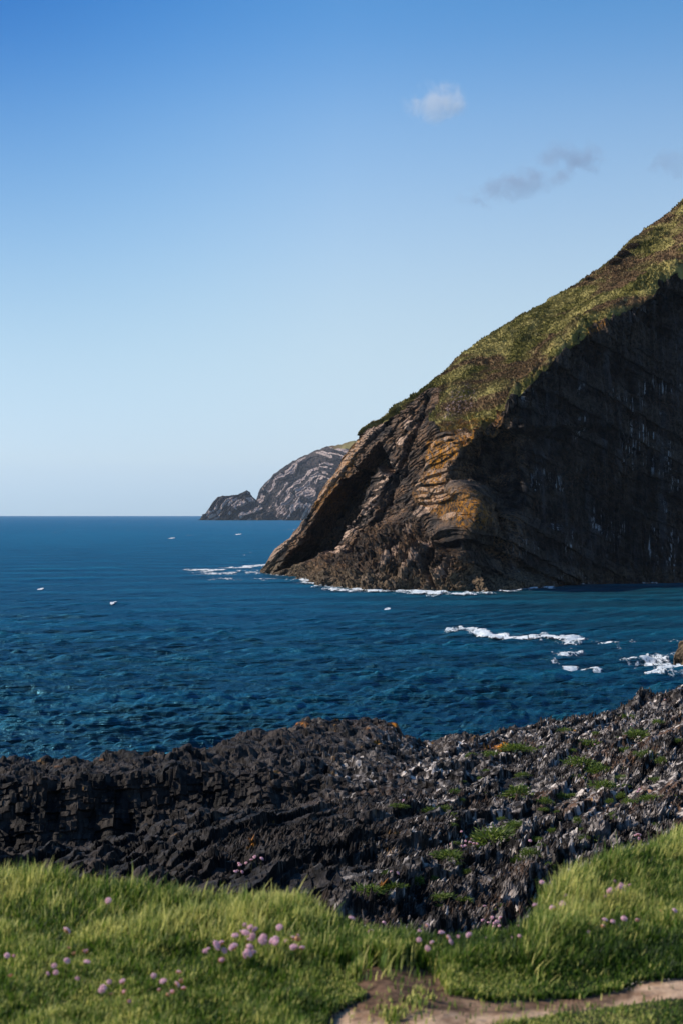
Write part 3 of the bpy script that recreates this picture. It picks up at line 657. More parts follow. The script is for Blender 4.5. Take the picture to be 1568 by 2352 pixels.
sf = (np.arange(k)[:, None, None] * 8 + bf[None] + off).reshape(-1, 4)
V = np.concatenate([SH.reshape(-1, 3), sv.reshape(-1, 3)]); FF = np.concatenate([grid_faces(*D2.shape), sf])
def e2_(a, vv=None): return np.concatenate([a.ravel(), np.repeat(a[si, sj] if vv is None else vv, 8)])
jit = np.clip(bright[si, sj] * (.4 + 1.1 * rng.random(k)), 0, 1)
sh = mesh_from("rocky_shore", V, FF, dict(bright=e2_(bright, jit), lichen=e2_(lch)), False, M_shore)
tag(sh, kind='structure')

def on_shore(pxx, pyy):
    """the visible shore point under a given line of sight"""
    dq = (rx - pxx) ** 2 + (ry - pyy) ** 2; dq[D2 > 46] = 1e9
    i = np.unravel_index(np.argmin(dq + D2 * .8), dq.shape); return SH[i], D2[i]

# ------------------------------------------------------------------ clifftop ground, path, grass
GZ = EYE - 1.4
ex = np.array([-3000, 0, 250, 400, 620, 700, 780, 880, 960, 1190, 1212, 1235, 1300, 1400, 1500, 1568, 4000.])
epy = np.array([2045, 2045, 2075, 2095, 2090, 2112, 2148, 2183, 2182, 2180, 2150, 2105, 2062, 2025, 1980, 1945, 1900.])
def edge_d(pxx): return 1.4 * F / (np.interp(pxx, ex, epy) - H0)
gx = np.concatenate([np.linspace(-40, -3, 30)[:-1], np.linspace(-3, 4, 560)[:-1], np.linspace(4, 40, 30)])
gv = np.concatenate([np.linspace(-12, .5, 25)[:-1], np.linspace(.5, .86, 240)[:-1], np.linspace(.86, 1.3, 150)])
GX, GV = np.meshgrid(gx, gv, indexing='xy')
E = edge_d(CX + GX / 4.9 * F)
E = np.where(np.abs(GX) > 4, 5.5, E)
E = (E + np.roll(E, 1, 1) + np.roll(E, -1, 1)) / 3
GY = np.where(GV < .5, (GV - .5) * 4 + .5 * E, GV * E)
def bumps(x, y): return .028 * fbm2(x / .55, y / .55, 4, 601) + .012 * fbm2(x / .12, y / .12, 3, 602)
drop = np.clip(GV - 1, 0, 1)
gz = GZ + bumps(GX, GY) - 6.5 * drop - .02 * ss(.96, 1.0, GV)
# low hump beside the dip on the right, mound of bare soil
def mnd(x, y): 
    a = CX + x / y * F; return 0.02 * np.exp(-((a - 880) / 110) ** 2 - ((y - 4.15) / .22) ** 2) + .02 * ss(1200, 1450, a) * ss(4.2, 5.4, y)
Yc = np.maximum(GY, 1.0)
gz = gz + mnd(GX, Yc) * ss(1.1, 1.0, GV) * (GY > 1)
GPX, GPY = CX + GX / Yc * F, H0 + (EYE - gz) / Yc * F
nz = fbm2(GX / .18, GY / .25, 4, 611) + .5 * fbm2(GX / .045, GY / .05, 3, 612)
def path_mask(ax, ay, nzz):
    soil = in_poly(ax, ay, [(740,2228),(800,2205),(950,2205),(1000,2228),(1030,2275),(1120,2290),(1300,2282),(1420,2268),(1450,2248),(1640,2230),(1640,2296),(1480,2306),(1350,2328),(1200,2345),(1080,2370),(1000,2400),(700,2420),(760,2320),(830,2280),(790,2250)], 9)
    return soil + nzz * .8 - .5 * (soil <= 0)
pm = path_mask(GPX, GPY, nz); pm = np.where(GY > 1, pm, 0)
kp = (pm[:-1, :-1] > .32)
m, n, l, b = new_mat("clifftop_soil"); t = NT(m); pp = t.pos()
l.new(t.mix(t.rng(t.noise(pp, 9, 6, .65), .4, .62), (.012, .017, .005), (.05, .055, .018)), b.inputs['Base Color']); b.inputs['Roughness'].default_value = .95
l.new(t.bump(t.noise(pp, 60, 5, .7), .01, .8), b.inputs['Normal'])
gnd = mesh_from("ground", np.stack([GX, GY, gz], -1), grid_faces(*GX.shape, ~kp), None, True, m); tag(gnd, kind='structure')
m, n, l, b = new_mat("worn_earth"); t = NT(m); pp = t.pos()
sa = t.attr('sand'); nn1 = t.noise(pp, 14, 7, .7)
c = t.mix(sa, t.mix(t.rng(nn1, .35, .6), (.060, .034, .020), (.19, .110, .068)), t.mix(t.rng(nn1, .35, .62), (.30, .18, .11), (.62, .43, .29)))
l.new(c, b.inputs['Base Color']); b.inputs['Roughness'].default_value = .95
l.new(t.bump(t.noise(pp, 45, 8, .75), .012, 1), b.inputs['Normal'])
sand = np.clip(in_poly(GPX, GPY, [(700,2400),(790,2305),(1000,2300),(1080,2318),(1440,2280),(1455,2240),(1660,2225),(1660,2310),(1300,2330),(1050,2400)], 16) + nz * .6, 0, 1)
pth = mesh_from("path", np.stack([GX, GY, gz - .012], -1), grid_faces(*GX.shape, kp), dict(sand=sand), True, m); tag(pth, kind='structure')

def blades(x, y, h, wd, lean, az, curl=.5):
    """curved blades: root pair, middle pair, tip; returns verts and triangles/quads as two-quad strips"""
    k = len(x); z0 = GZ + bumps(x, y) + mnd(x, y) * 1.0 - .01
    fa = az + math.pi / 2; sx, sy = np.cos(fa), np.sin(fa); lx, ly = np.cos(az) * lean, np.sin(az) * lean
    out = []
    for f, ww in ((0, 1), (.5, .85), (.85, .5), (1, .08)):
        bx_ = x + lx * h * f ** 1.8; by_ = y + ly * h * f ** 1.8; bz = z0 + h * (f - curl * .35 * lean * f * f)
        out += [np.stack([bx_ - sx * wd * ww, by_ - sy * wd * ww, bz], -1), np.stack([bx_ + sx * wd * ww, by_ + sy * wd * ww, bz], -1)]
    v = np.stack(out, 1); b_ = np.arange(k)[:, None] * 8
    f_ = np.concatenate([b_ + np.array([[2 * j, 2 * j + 1, 2 * j + 3, 2 * j + 2]]) for j in range(3)], 0)
    return v.reshape(-1, 3), f_
NB = 330000
NX = 130000; bxp = np.concatenate([rng.uniform(-90, 1660, NB), rng.uniform(-1100, -90, NX // 2), rng.uniform(1660, 2700, NX // 2)]); tt_ = rng.random(NB + NX)
ed = edge_d(bxp); dmin = np.where((bxp > -90) & (bxp < 1660), 3.0, 2.3)
by = np.sqrt(dmin ** 2 + tt_ * ((ed + .06) ** 2 - dmin ** 2)); bxw = (bxp - CX) / F * by
# the edge was laid out at a constant reference distance for x; evaluate it the same way here
ed2 = edge_d(CX + bxw / 4.9 * F); ok = by < ed2 + .05; bxw, by = bxw[ok], by[ok]; ed2 = ed2[ok]
ax_ = CX + bxw / by * F; zz = GZ + bumps(bxw, by) + mnd(bxw, by); ay_ = H0 + (EYE - zz) / by * F
pmk = path_mask(ax_, ay_, fbm2(bxw / .18, by / .25, 4, 611) + .5 * fbm2(bxw / .045, by / .05, 3, 612))
grn = rng.random(len(bxw)); keep = (pmk < .32) | ((pmk < .62) & (grn < .22)) | (grn < .015)
# thin cover on bare patches
keep &= ~((fbm2(bxw / .3, by / .3, 3, 620) > .42) & (grn < .7))
bxw, by, ax_, ay_, ed2, pmk = [q[keep] for q in (bxw, by, ax_, ay_, ed2, pmk)]; k = len(bxw)
toedge = ss(.9, .0, ed2 - by)
clump = ss(-.3, .45, fbm2(bxw / .16, by / .2, 3, 630))
tall = np.interp(ax_, [-100, 300, 480, 620, 900, 1190, 1215, 1300, 1600], [.060, .055, .050, .050, .022, .020, .035, .045, .055])
tall = np.where(ay_ > 2300, .05, tall)
h = (.022 + .030 * rng.random(k)) * (.85 + .45 * clump) + tall * toedge ** .9 * (.3 + 1.1 * rng.random(k) ** 2) * (.85 + .25 * clump)
tuft = np.exp(-((ax_ - 640) / 110) ** 2 - ((ay_ - 2225) / 38) ** 2); h += tuft * .055 * rng.random(k)
tuft2 = np.exp(-((ax_ - 1350) / 260) ** 2 - ((ay_ - 2130) / 80) ** 2); h += tuft2 * .03 * rng.random(k); h *= 1 - .6 * ss(2215, 2260, ay_) * ss(700, 800, ax_)
wisp = (rng.random(k) < .035 * ss(.35, .9, toedge)) & (tall > .035); h = h + wisp * (.01 + .04 * rng.random(k))
wdt = (.0013 + .0020 * rng.random(k)); lean = .10 + .65 * rng.random(k) ** 1.7; az = rng.normal(.3, 1.2, k)
bv, bf_ = blades(bxw, by, h, wdt, lean, az)
patchy = fbm2(bxw / .35, by / .35, 3, 640)
rnd = np.clip(.40 + .5 * (rng.random(k) < .05) + .34 * rng.normal(size=k) * .8 + .5 * patchy + .22 * (h > .075) , 0, 1)
rnd = np.clip(rnd + .30 * fbm2(bxw / .10, by / .14, 3, 641) + wisp * .22, 0, 1)
M_grass = leafmat("grass_blades", (.012, .038, .005), (.110, .200, .016), (.66, .62, .19), .45)
go = mesh_from("grass", bv, bf_, dict(rnd=np.repeat(rnd, 8)), True, M_grass)
tag(go, "lush green clifftop grass with longer blades along the ragged edge above the rocks", "grass", kind='stuff')

# ------------------------------------------------------------------ thrift flowers
M_petal = leafmat("thrift_petals", (.78, .38, .52), (.92, .66, .74), (1.0, .92, .93), .5)
M_calyx = leafmat("thrift_calyx", (.40, .14, .05), (.55, .26, .12), (.60, .36, .20), .2)
M_stem = leafmat("thrift_stem", (.10, .12, .03), (.13, .14, .04), (.20, .16, .06), .2)
def floret_head(seed, n=70, R=.0125):
    r = np.random.default_rng(seed); vs_, fs_, c = [], [], []
    for i in range(n):
        u = 1 - (i + .5) / n * 1.15; a = i * 2.39996; s = math.sqrt(max(0, 1 - u * u)); d = np.array([s * math.cos(a), s * math.sin(a), u * .72])
        t1 = np.cross(d, [0, 0, 1.0]); t1 /= np.linalg.norm(t1) + 1e-9; t2 = np.cross(d, t1); ctr = d * R * r.uniform(.85, 1.12)
        for j in range(5):
            th = j * 1.2566 + r.uniform(0, .4); e = t1 * math.cos(th) + t2 * math.sin(th); f = np.cross(d, e); w_ = R * .30
            b_ = len(vs_); vs_ += [ctr, ctr + e * w_ * .7 + f * w_ * .4 + d * w_ * .25, ctr + e * w_ * 1.15 + d * w_ * .1, ctr + e * w_ * .7 - f * w_ * .4 + d * w_ * .25]
            fs_.append([b_, b_ + 1, b_ + 2, b_ + 3]); c += [min(1, max(0, r.normal(.5, .25)))] * 4
    return mesh_from("flower_head", np.array(vs_), np.array(fs_), dict(rnd=np.array(c)), False, M_petal, link=False)
def tube(path, rad, sides=6):
    path = np.array(path, float); rad = np.broadcast_to(rad, len(path)); a = np.arange(sides) / sides * 6.2832
    v = np.stack([np.stack([p_[0] + r * np.cos(a), p_[1] + r * np.sin(a), p_[2] + 0 * a], -1) for p_, r in zip(path, rad)]).reshape(-1, 3)
    f = [[i * sides + j, i * sides + (j + 1) % sides, (i + 1) * sides + (j + 1) % sides, (i + 1) * sides + j] for i in range(len(path) - 1) for j in range(sides)]
    return v, np.array(f)
flower_sets = []
for s_ in range(4):
    hd = floret_head(20 + s_, 60 + 8 * s_, .0115 + .001 * s_)
    cv, cf = tube([(0, 0, -.009), (0, 0, -.006), (0, 0, -.002), (0, 0, .002)], [.003, .0085, .0115, .0115], 9)
    jv = cv + np.random.default_rng(s_).normal(0, .0005, cv.shape)
    ca_ = mesh_from("calyx", jv, cf, dict(rnd=np.random.default_rng(s_).random(len(jv))), True, M_calyx, link=False)
    stv, stf = tube([(.004 * (s_ - 1.5), .002, -.10), (.002, .001, -.05), (0, 0, -.006)], .0011, 5)
    stm = mesh_from("stem", stv, stf, dict(rnd=np.full(len(stv), .4)), True, M_stem, link=False)
    flower_sets.append((hd, ca_, stm))
random.seed(3)
def flower(loc, sc, label, group, budding=False, parts=True, tilt=.7):
    hd, ca_, stm = random.choice(flower_sets)
    o = bpy.data.objects.new("thrift_flower", None); COL.objects.link(o); o.empty_display_size = .01
    o.location = (loc[0], loc[1], loc[2] - .10 * sc); tag(o, label, "flower", group)
    tx, ty, rz = random.gauss(0, tilt * .5), random.gauss(0, tilt * .5), random.random() * 6.28
    o.rotation_euler = (tx * .4, ty * .4, rz)
    jx, jy, jz = random.uniform(.75, 1.1), random.uniform(.75, 1.1), random.uniform(.7, 1.05)
    for nm, me in (("flower_head", hd), ("calyx", ca_), ("stem", stm)):
        c_ = bpy.data.objects.new(nm, me); COL.objects.link(c_); c_.parent = o; c_.location = (0, 0, .10 * sc)
        s1 = sc * (.55 if (budding and nm == "flower_head") else 1); c_.scale = (s1 * jx, s1 * jy, s1 * jz if nm != "stem" else sc)
        if nm != "stem": c_.rotation_euler = (tx, ty, 0)
    return o
def gflower(pxx, pyy, sc, label, group, bud=False):
    """a flower on the clifftop whose head is seen at that place; its foot stands on the turf"""
    sc *= .95; hgt = .10 * sc
    d = (1.4 - hgt) * F / (pyy - H0); x = (pxx - CX) / F * d
    d = min(d, edge_d(CX + x / 4.9 * F) - .02)
    z = GZ + float(bumps(np.array(x), np.array(d))) + float(mnd(np.array(x), np.array(d))) + hgt
    z = EYE - (pyy - H0) / F * d if abs(EYE - (pyy - H0) / F * d - z) < .09 else z
    flower((x, d, z), sc, label, group, bud)
G1 = "thrift flowers of the dense clump above the dirt patch"
L1 = "pink thrift flower in dense clump above dirt patch"
# coordinates of the heads in the dense clump
z6 = lambda a, b_: (a / 1.2544 * .6272, (3050 + b_ / 1.2544) * .6272)
for i, (a, b_) in enumerate([(1128,415),(1165,428),(1190,440),(1095,455),(1130,455),(1215,470),(1135,488),(1150,460),(1165,512),(1180,538),(1170,550),(1120,545),(1132,520),(1098,525),(1085,470),
                              (1290,430),(1325,462),(1340,478),(1362,464),(1352,490),(1296,500),(1312,485),(1290,490),(1370,512),(1384,530),(1360,520),(1330,490),
                              (965,505),(1035,505),(1022,535),(1022,570),(966,532),(950,540),(1200,480),(1262,485)]):
    lab = "large pink thrift flower standing highest of the dense clump above the dark dirt patch" if (a, b_) == (1290, 430) else L1
    gflower(*z6(a, b_), random.choice((.55, .7, .8, .9, 1.0)), lab, G1, random.random() < .2)
G2 = "thrift flowers scattered over the short turf"
for (a, b_) in [(316,528),(352,552),(422,540),(294,582),(255,602),(262,630),(62,558),(26,560),(380,535),(55,655),(200,640),(398,592),(358,660)]:
    gflower(*z6(a, b_), random.uniform(.55, .85), "pale pink thrift flower scattered in short turf", G2, random.random() < .5)
for (a, b_, c_) in [(488,676,0),(468,708,0),(486,704,0),(586,680,0),(602,716,1),(710,646,0),(765,680,0),(786,694,0),(817,638,1),(742,720,1),(804,724,1),(856,680,1),(854,712,1),(760,745,1),(584,760,1),(512,740,1)]:
    gflower(*z6(a, b_), random.uniform(.55, .85), ("orange brown fading thrift head low on the turf" if c_ else "pink thrift flower in loose group lowest on turf"), "thrift flowers of the lowest group on the turf", bool(c_))
gflower(*z6(535, 300), 1.1, "lone pink thrift flower among tall grass in front of black rock", None)
gflower(*z6(277, 450), 1.0, "lone small pink thrift flower between the tall grass and scattered pale ones", None)
z7 = lambda a, b_: ((1250 + a / 1.2544) * .6272, (3050 + b_ / 1.2544) * .6272)
for (a, b_) in [(1237,220),(1275,235),(1262,248),(1290,245),(1332,242),(1228,270),(1220,290),(1255,262),(1302,268),(1335,218),(1280,258)]:
    gflower(*z7(a, b_), random.uniform(.6, .95), "pink thrift flower bunched on the tall grassy hump", "thrift flowers bunched on the grassy hump")
for (a, b_) in [(1038,290),(1112,308),(975,346),(945,376),(898,408),(875,328),(897,226),(1070,158),(1446,356),(1510,352),(1145,420),(1203,398),(1237,405),(1294,390),(1358,402),(1140,455),(1190,428),(1020,320),(1025,245)]:
    gflower(*z7(a, b_), random.uniform(.5, .8), "single pink thrift flower in long grass of hump", "single thrift flowers on the grassy hump", random.random() < .3)
for (a, b_) in [(305,512),(360,480),(428,505),(455,458),(478,492),(538,470),(604,470),(663,484),(762,480),(805,472),(140,456),(36,390),(345,452),(372,428),(420,508),(465,480),(232,484)]:
    gflower(*z7(a, b_), random.uniform(.5, .85), "pink thrift flower on turf edge of the dip", "thrift flowers along the edge of the dip")

# ------------------------------------------------------------------ cushion plants, stones and flowers on the rocks
M_cush = leafmat("cushion_leaves", (.03, .065, .010), (.11, .17, .025), (.26, .32, .06), .35)
def cushion(seed, n=520):
    r = np.random.default_rng(seed); u = r.random(n); a = r.random(n) * 6.283; zc = u ** .6; s = np.sqrt(1 - zc ** 2)
    lump = 1 + .25 * np.sin(a * 3 + seed) * s
    d = np.stack([s * np.cos(a) * lump, s * np.sin(a) * lump, zc * .62], -1); base_ = d * r.uniform(.35, .95, n)[:, None]
    tip = base_ + (d + r.normal(0, .35, (n, 3))) * r.uniform(.18, .38, n)[:, None]
    sd_ = np.cross(tip - base_, r.normal(size=(n, 3))); sd_ /= np.linalg.norm(sd_, axis=-1, keepdims=True); sd_ *= .035
    mid = (base_ + tip) / 2
    v = np.stack([base_, mid + sd_, tip, mid - sd_], 1).reshape(-1, 3)
    return mesh_from("cushion_plant", v, np.arange(n * 4).reshape(n, 4), dict(rnd=np.repeat(np.clip(r.normal(.45, .3, n), 0, 1), 4)), False, M_cush, link=False)
CU = [cushion(s_) for s_ in range(5)]
z5 = lambda a, b_: ((1250 + a / 1.2544) * .6272, (2450 + b_ / 1.2544) * .6272)
cush = [(690,405,32,10,"beside the orange lichen patch"),(800,385,50,12,None),(770,362,20,8,None),(825,492,22,12,None),(1110,360,44,20,None),(1350,320,52,26,"largest on the upper bright slabs"),(1315,230,28,16,None),(1448,248,18,12,None),
 (1275,372,22,14,None),(1392,402,34,20,None),(1092,446,52,22,None),(1178,478,42,24,None),(1068,512,34,12,None),(1200,548,44,18,None),(808,578,44,28,None),(932,615,24,18,None),(1012,585,26,16,None),(1055,580,16,9,None),(1280,595,20,18,None),
 (1318,618,26,16,None),(1412,604,36,20,"beside the flat orange stone"),(1232,618,14,14,None),(1078,705,14,20,None),(1105,742,18,10,None),(1335,718,28,14,None),(795,732,36,24,None),(690,790,66,44,"largest of all, dark and spreading"),(488,868,44,28,None),
 (860,852,32,22,None),(802,890,22,20,None),(900,788,20,12,None),(1145,800,34,14,None),(1085,820,22,10,None),(120,1032,54,24,"at the foot of the rocks beside orange lichen"),(240,1005,36,12,None),(346,982,22,22,None),(455,1050,36,18,None),(208,962,16,26,None),
 (422,665,34,12,None),(475,645,22,8,None),(262,648,28,9,None),(1552,340,20,16,None),(1465,430,18,20,None),(955,912,18,14,None),(722,970,22,12,None),(690,1022,30,9,None),(565,1058,26,10,None),(425,970,14,16,None),(1240,675,18,12,None),(580,930,22,12,None),(1470,800,20,12,None),
 (860,372,18,7,None),(660,468,12,6,None),(730,690,14,9,None),(940,720,20,10,None),(1300,545,16,12,None),(1165,300,14,9,None),(1022,286,20,7,None),(1505,810,16,12,None),(965,572,14,9,None),(470,930,16,8,None)]
random.seed(11)
for _ in range(46):
    a = random.uniform(420, 1540); b_ = random.uniform(260 + max(0, (1300 - a)) * .18, 900 - max(0, a - 1150) * .35); cush.append((a, b_, random.uniform(9, 20), random.uniform(6, 12), None))
for i, (a, b_, w_, h_, extra) in enumerate(cush):
    x_, y_ = z5(a, b_); q, d = on_shore(x_, y_ + h_ * .25)
    o = bpy.data.objects.new("cushion_plant", CU[i % 5]); COL.objects.link(o)
    sx = w_ * .5 * d / F * 1.5; sz = max(h_ * .5 * d / F * 2.2, sx * .75)
    o.location = (q[0], q[1] - .03, q[2] + .25 * sz); o.scale = (sx, sx * 1.1, sz); o.rotation_euler = (.15 * random.random(), .15 * random.random(), random.random() * 6)
    if extra: tag(o, "green leafy cushion plant on slate, " + extra, "plant", "cushion plants growing on the slate")
    else: tag(o, "green leafy cushion plant rooted in slate slope", "plant", "cushion plants growing on the slate")
for i, (a, b_) in enumerate([(150,418),(165,432),(440,300),(500,455),(285,492),(345,440),(445,345),(720,340),(700,355)]):      # cushions lower in the gully
    x_, y_ = z7(a, b_); q, d = on_shore(x_, y_)
    o = bpy.data.objects.new("cushion_plant", CU[i % 5]); COL.objects.link(o); s1 = random.uniform(12, 24) * .6 * d / F
    o.location = q; o.scale = (s1, s1, s1 * .8); o.rotation_euler[2] = i
    tag(o, "green cushion plant low on slate above dip", "plant", "cushion plants at the foot of the slate")

m, n, l, b = new_mat("pale_stone"); t = NT(m)
l.new(t.mix(t.rng(t.noise(t.pos(), 6, 5, .6), .35, .65), (.38, .31, .27), (.68, .60, .54)), b.inputs['Base Color']); b.inputs['Roughness'].default_value = .8; M_pale = m
m, n, l, b = new_mat("rust_stone"); t = NT(m)
l.new(t.mix(t.rng(t.noise(t.pos(), 5, 5, .6), .35, .65), (.30, .15, .08), (.60, .38, .24)), b.inputs['Base Color']); M_rust = m
ST = [rock_thing("pale_stone", None, (0, 0, 0), (1, .8, .6), 60 + s_, M_pale, 14, amp=.3) for s_ in range(4)]
for o in ST: COL.objects.unlink(o)
stones = [(1405,568,34,16,1),(935,752,26,18,0),(785,797,18,8,0),(402,948,14,14,0),(985,345,18,14,0),(1410,158,16,10,0),(1385,450,9,18,0),(270,842,22,8,0),(870,718,9,7,0),(845,728,8,8,0),(1507,668,10,10,0),(1528,676,8,12,0),(463,888,10,9,0),(1550,95,30,14,0),(1520,105,14,8,0),
          (920,268,10,5,0),(970,250,10,5,0),(1005,240,12,5,0),(1275,242,9,7,0),(1218,232,9,7,0),(655,608,9,9,0),(620,635,22,14,0),(690,716,16,20,0),(660,722,9,14,0),(450,795,18,12,0),(405,785,14,12,0),(205,670,10,9,0),(138,772,14,7,0),(480,500,8,7,0),(1545,150,16,9,0),(650,826,7,6,0),(712,845,8,6,0)]
for i, (a, b_, w_, h_, c_) in enumerate(stones):
    x_, y_ = z5(a, b_); q, d = on_shore(x_, y_)
    me = ST[i % 4].data
    if c_: me = me.copy(); me.materials.clear(); me.materials.append(M_rust)
    o = bpy.data.objects.new("rust_stone" if c_ else "pale_stone", me); COL.objects.link(o)
    sx = w_ * .25 * d / F; sz = h_ * .25 * d / F * 1.25; o.location = (q[0], q[1] - .02, q[2] + sz * .6); o.scale = (sx, sx, sz); o.rotation_euler = (random.gauss(0, .3), random.gauss(0, .3), random.random() * 6)
    if c_: tag(o, "flat orange brown stone lying on the slate beside a green cushion", "stone")
    else: tag(o, "small pale cream stone on dark slate slope", "stone", "pale stones on the slate")
for (zf, lst, lab, grp) in ((z7, [(550,18),(568,60),(572,88),(605,75),(588,70),(655,372),(655,438),(685,425),(708,440),(712,420),(688,448),(735,428),(725,462),(822,462),(540,90),(512,76),(182,448),(1345,45),(1358,38),(862,62),(668,448),(700,465)],
                             "tiny pink thrift flower on slate above dip", "thrift flowers on the slate above the dip"),
                            (z6, [(1170,142),(1185,135),(1195,148),(1155,155),(1108,178),(1092,172),(1090,200),(1105,208),(1140,162),(1078,206)],
                             "tiny pink thrift flower on black rock behind grass", "thrift flowers on the black rock behind the grass"),
                            (z5, [(555,770),(570,800),(602,828),(285,628),(1370,580),(1362,590),(1375,575),(1175,345),(1160,360),(228,968),(246,970),(1330,268),(1480,150),(1350,795),(1365,790)],
                             "tiny pink thrift flower beside cushion on slate", "thrift flowers beside the cushions")):
    for (a, b_) in lst:
        x_, y_ = zf(a, b_); q, d = on_shore(x_, y_ + 8); sc = 1.25 * (d / 13) ** .4
        flower((q[0], q[1] - .02, q[2] + .085 * sc), sc, lab, grp)

# dark gorse bushes on the skyline
M_gorse = leafmat("heather_leaves", (.020, .016, .010), (.055, .035, .020), (.11, .065, .03), .2)
GB = []
for s_ in range(2):
    r = np.random.default_rng(s_ + 90); nL = 2600; d = r.normal(size=(nL, 3)); d /= np.linalg.norm(d, axis=-1, keepdims=True); d[:, 2] = np.abs(d[:, 2])
    c0 = d * (r.random(nL) ** .33)[:, None] * (1 + .25 * fbm3(d, .5, 3, s_))[:, None]; a1 = r.normal(size=(nL, 3)) * .05; a2 = r.normal(size=(nL, 3)) * .05
    GB.append(mesh_from("heather_bush", np.stack([c0 - a1, c0 - a2, c0 + a1, c0 + a2], 1).reshape(-1, 3), np.arange(nL * 4).reshape(-1, 4), dict(rnd=np.repeat(r.random(nL), 4)), False, M_gorse, link=False))
for i, (a, b_, w_, h_, lab) in enumerate([(1412,598,20,18,"dark brown heather bush at the lower end of the skyline thicket"), (1432,582,20,18,"dark brown heather bush in the middle of the skyline thicket"),
        (1455,564,20,16,"dark brown heather bush at the upper end of the skyline thicket"), (1352,636,12,7,"small dark bush alone on the grassy skyline below the thicket")]):
    dq = (HPX - a) ** 2 + (HPY - b_ - 4) ** 2 + 1e6 * (HRT > 9.2); ii = np.unravel_index(np.argmin(dq), dq.shape); q = HEADP[ii]; s1 = w_ * q[1] / F * .8
    o = bpy.data.objects.new("heather_bush", GB[i % 2]); COL.objects.link(o); o.location = q - np.array([0, 0, s1 * .2]); o.scale = (s1, s1 * 1.2, h_ * q[1] / F * .75); o.rotation_euler[2] = i * 2.1
    tag(o, lab, "bush", "dark bushes on the skyline" if i < 3 else None)

# ------------------------------------------------------------------ clouds
def cloud(label, pxx, pyy, wpx, hpx, dist, dens, col, seed, thr, absb=0.0, rot=0.0):
    c0 = P(np.array(float(pxx)), np.array(float(pyy)), np.array(float(dist)))
    th, ph = np.meshgrid(np.linspace(0, math.pi, 24), np.linspace(0, 2 * math.pi, 48), indexing='ij')
    q = np.stack([np.sin(th) * np.cos(ph), np.sin(th) * np.sin(ph), np.cos(th)], -1)
    m = bpy.data.materials.new("cloud_vapour"); m.use_nodes = True; t = NT(m); t.n.remove(t.n['Principled BSDF'])
    v = t.n.new('ShaderNodeVolumePrincipled'); v.inputs['Color'].default_value = col + (1,); v.inputs['Anisotropy'].default_value = .0
    if absb: v.inputs['Absorption Color'].default_value = (absb, absb, absb, 1)
    p_ = t.pos(); ln = t.n.new('ShaderNodeVectorMath'); ln.operation = 'LENGTH'; t.l.new(p_, ln.inputs[0])
    mp = t.n.new('ShaderNodeMapping'); t.l.new(p_, mp.inputs[0]); mp.inputs['Location'].default_value = (seed, seed * 2.3, 0); mp.inputs['Scale'].default_value = (wpx / hpx * .8, 1.0, .8)
    nz = t.noise(mp.outputs[0], 1.7, 5, .55, .4)
    f = t.rng(t.math('ADD', nz, t.math('MULTIPLY', t.math('SUBTRACT', 1.0, ln.outputs['Value']), .42)), thr, thr + .25)
    f = t.math('MULTIPLY', f, t.rng(ln.outputs['Value'], 1.0, .6)); t.l.new(t.math('MULTIPLY', f, dens), v.inputs['Density'])
    t.l.new(v.outputs[0], t.n['Material Output'].inputs['Volume'])
    o = mesh_from("cloud", q, grid_faces(24, 48)[:, ::-1], None, True, m); o.location = c0; s1 = dist / F
    o.scale = (wpx * s1 / 2, hpx * s1 * .7, hpx * s1 / 2); o.rotation_euler = (0, rot, 0)
    tag(o, label, "cloud", kind='stuff')
cloud("small bright white puff of cloud alone high in the blue sky", 1000, 235, 190, 120, 6000, .007, (.9, .9, .92), 3.1, .60)
cloud("long thin grey violet wisp of cloud slanting above the hill", 1190, 425, 380, 110, 6500, .0045, (.42, .47, .60), 8.7, .62, 0, -.28)
cloud("grey violet tuft of cloud at the top of the slanting wisp", 1310, 362, 230, 120, 6500, .0045, (.42, .47, .60), 5.2, .62)
cloud("faint grey veil of cloud above the top of the hill", 1540, 375, 240, 100, 6800, .0022, (.42, .47, .60), 1.9, .62)

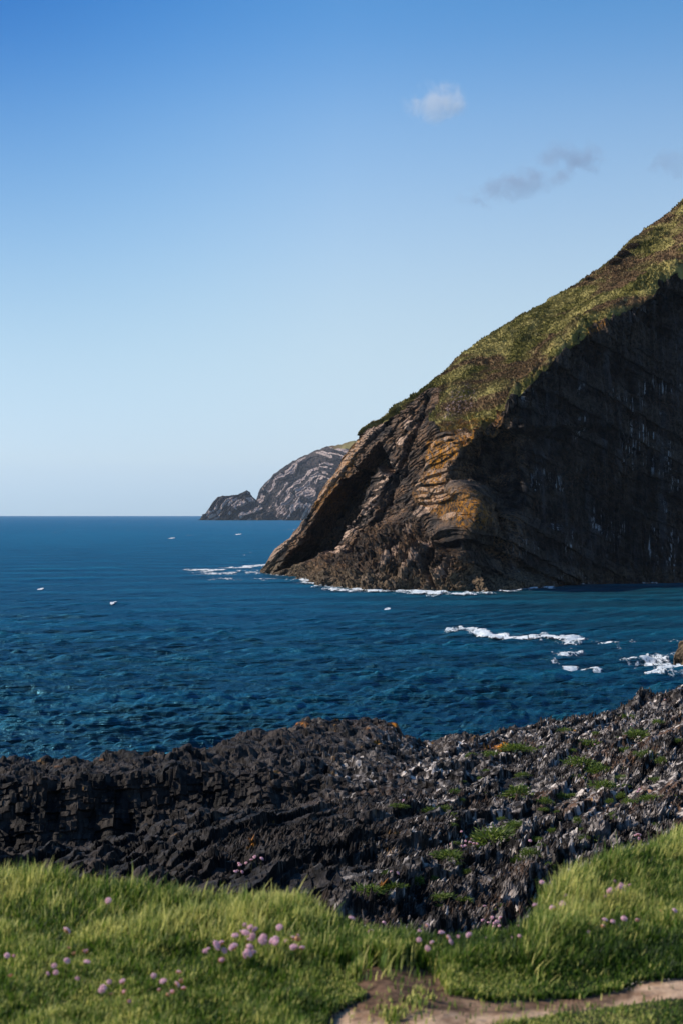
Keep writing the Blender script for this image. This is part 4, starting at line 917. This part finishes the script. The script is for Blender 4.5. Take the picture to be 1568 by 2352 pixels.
# ------------------------------------------------------------------ sea air
v = np.array([[x, y, z_] for z_ in (-16, 420) for y in (-60, 12450) for x in (-9000, 9000)], float)
m = bpy.data.materials.new("sea_air"); m.use_nodes = True; t = NT(m); t.n.remove(t.n['Principled BSDF'])
vp = t.n.new('ShaderNodeVolumePrincipled'); vp.inputs['Color'].default_value = (.78, .86, 1.0, 1); vp.inputs['Density'].default_value = 0.00003
t.l.new(vp.outputs[0], t.n['Material Output'].inputs['Volume'])
hz = mesh_from("haze", v, [[0, 2, 3, 1], [4, 5, 7, 6], [0, 1, 5, 4], [2, 6, 7, 3], [0, 4, 6, 2], [1, 3, 7, 5]], None, False, m)
tag(hz, "pale sea air that veils the far headland", "haze", kind='stuff')

# ------------------------------------------------------------------ labels that single each repeat out
ORD = ("leftmost second third fourth fifth sixth seventh eighth ninth tenth eleventh twelfth thirteenth fourteenth fifteenth sixteenth seventeenth "
       "eighteenth nineteenth twentieth twenty-first twenty-second twenty-third twenty-fourth twenty-fifth twenty-sixth twenty-seventh twenty-eighth twenty-ninth thirtieth thirty-first thirty-second").split()
bylab = {}
for o in scn.objects:
    if o.parent is None and o.get('label') and o.get('group'): bylab.setdefault(o['label'], []).append(o)
for lab, os_ in bylab.items():
    if len(os_) < 2: continue
    def pp_(o):
        top = o.location + Vector((0, 0, .1 * (o.name.startswith('thrift')))); return (CX + top.x / top.y * F, H0 + (EYE - top.z) / top.y * F)
    os_.sort(key=lambda o: pp_(o)[1]); nb_ = 1 if len(os_) <= 6 else 2 if len(os_) <= 12 else 3 if len(os_) <= 30 else 4
    per = math.ceil(len(os_) / nb_); names = {1: [''], 2: ['upper', 'lower'], 3: ['upper', 'middle', 'lower'], 4: ['topmost', 'upper middle', 'lower middle', 'lowest']}[nb_]
    for b_ in range(nb_):
        row = sorted(os_[b_ * per:(b_ + 1) * per], key=lambda o: pp_(o)[0])
        for k_, o in enumerate(row):
            place = ORD[k_] + ("" if k_ == 0 else " from left")
            o['label'] = lab + ", " + ((names[b_] + " row, ") if names[b_] else "") + place
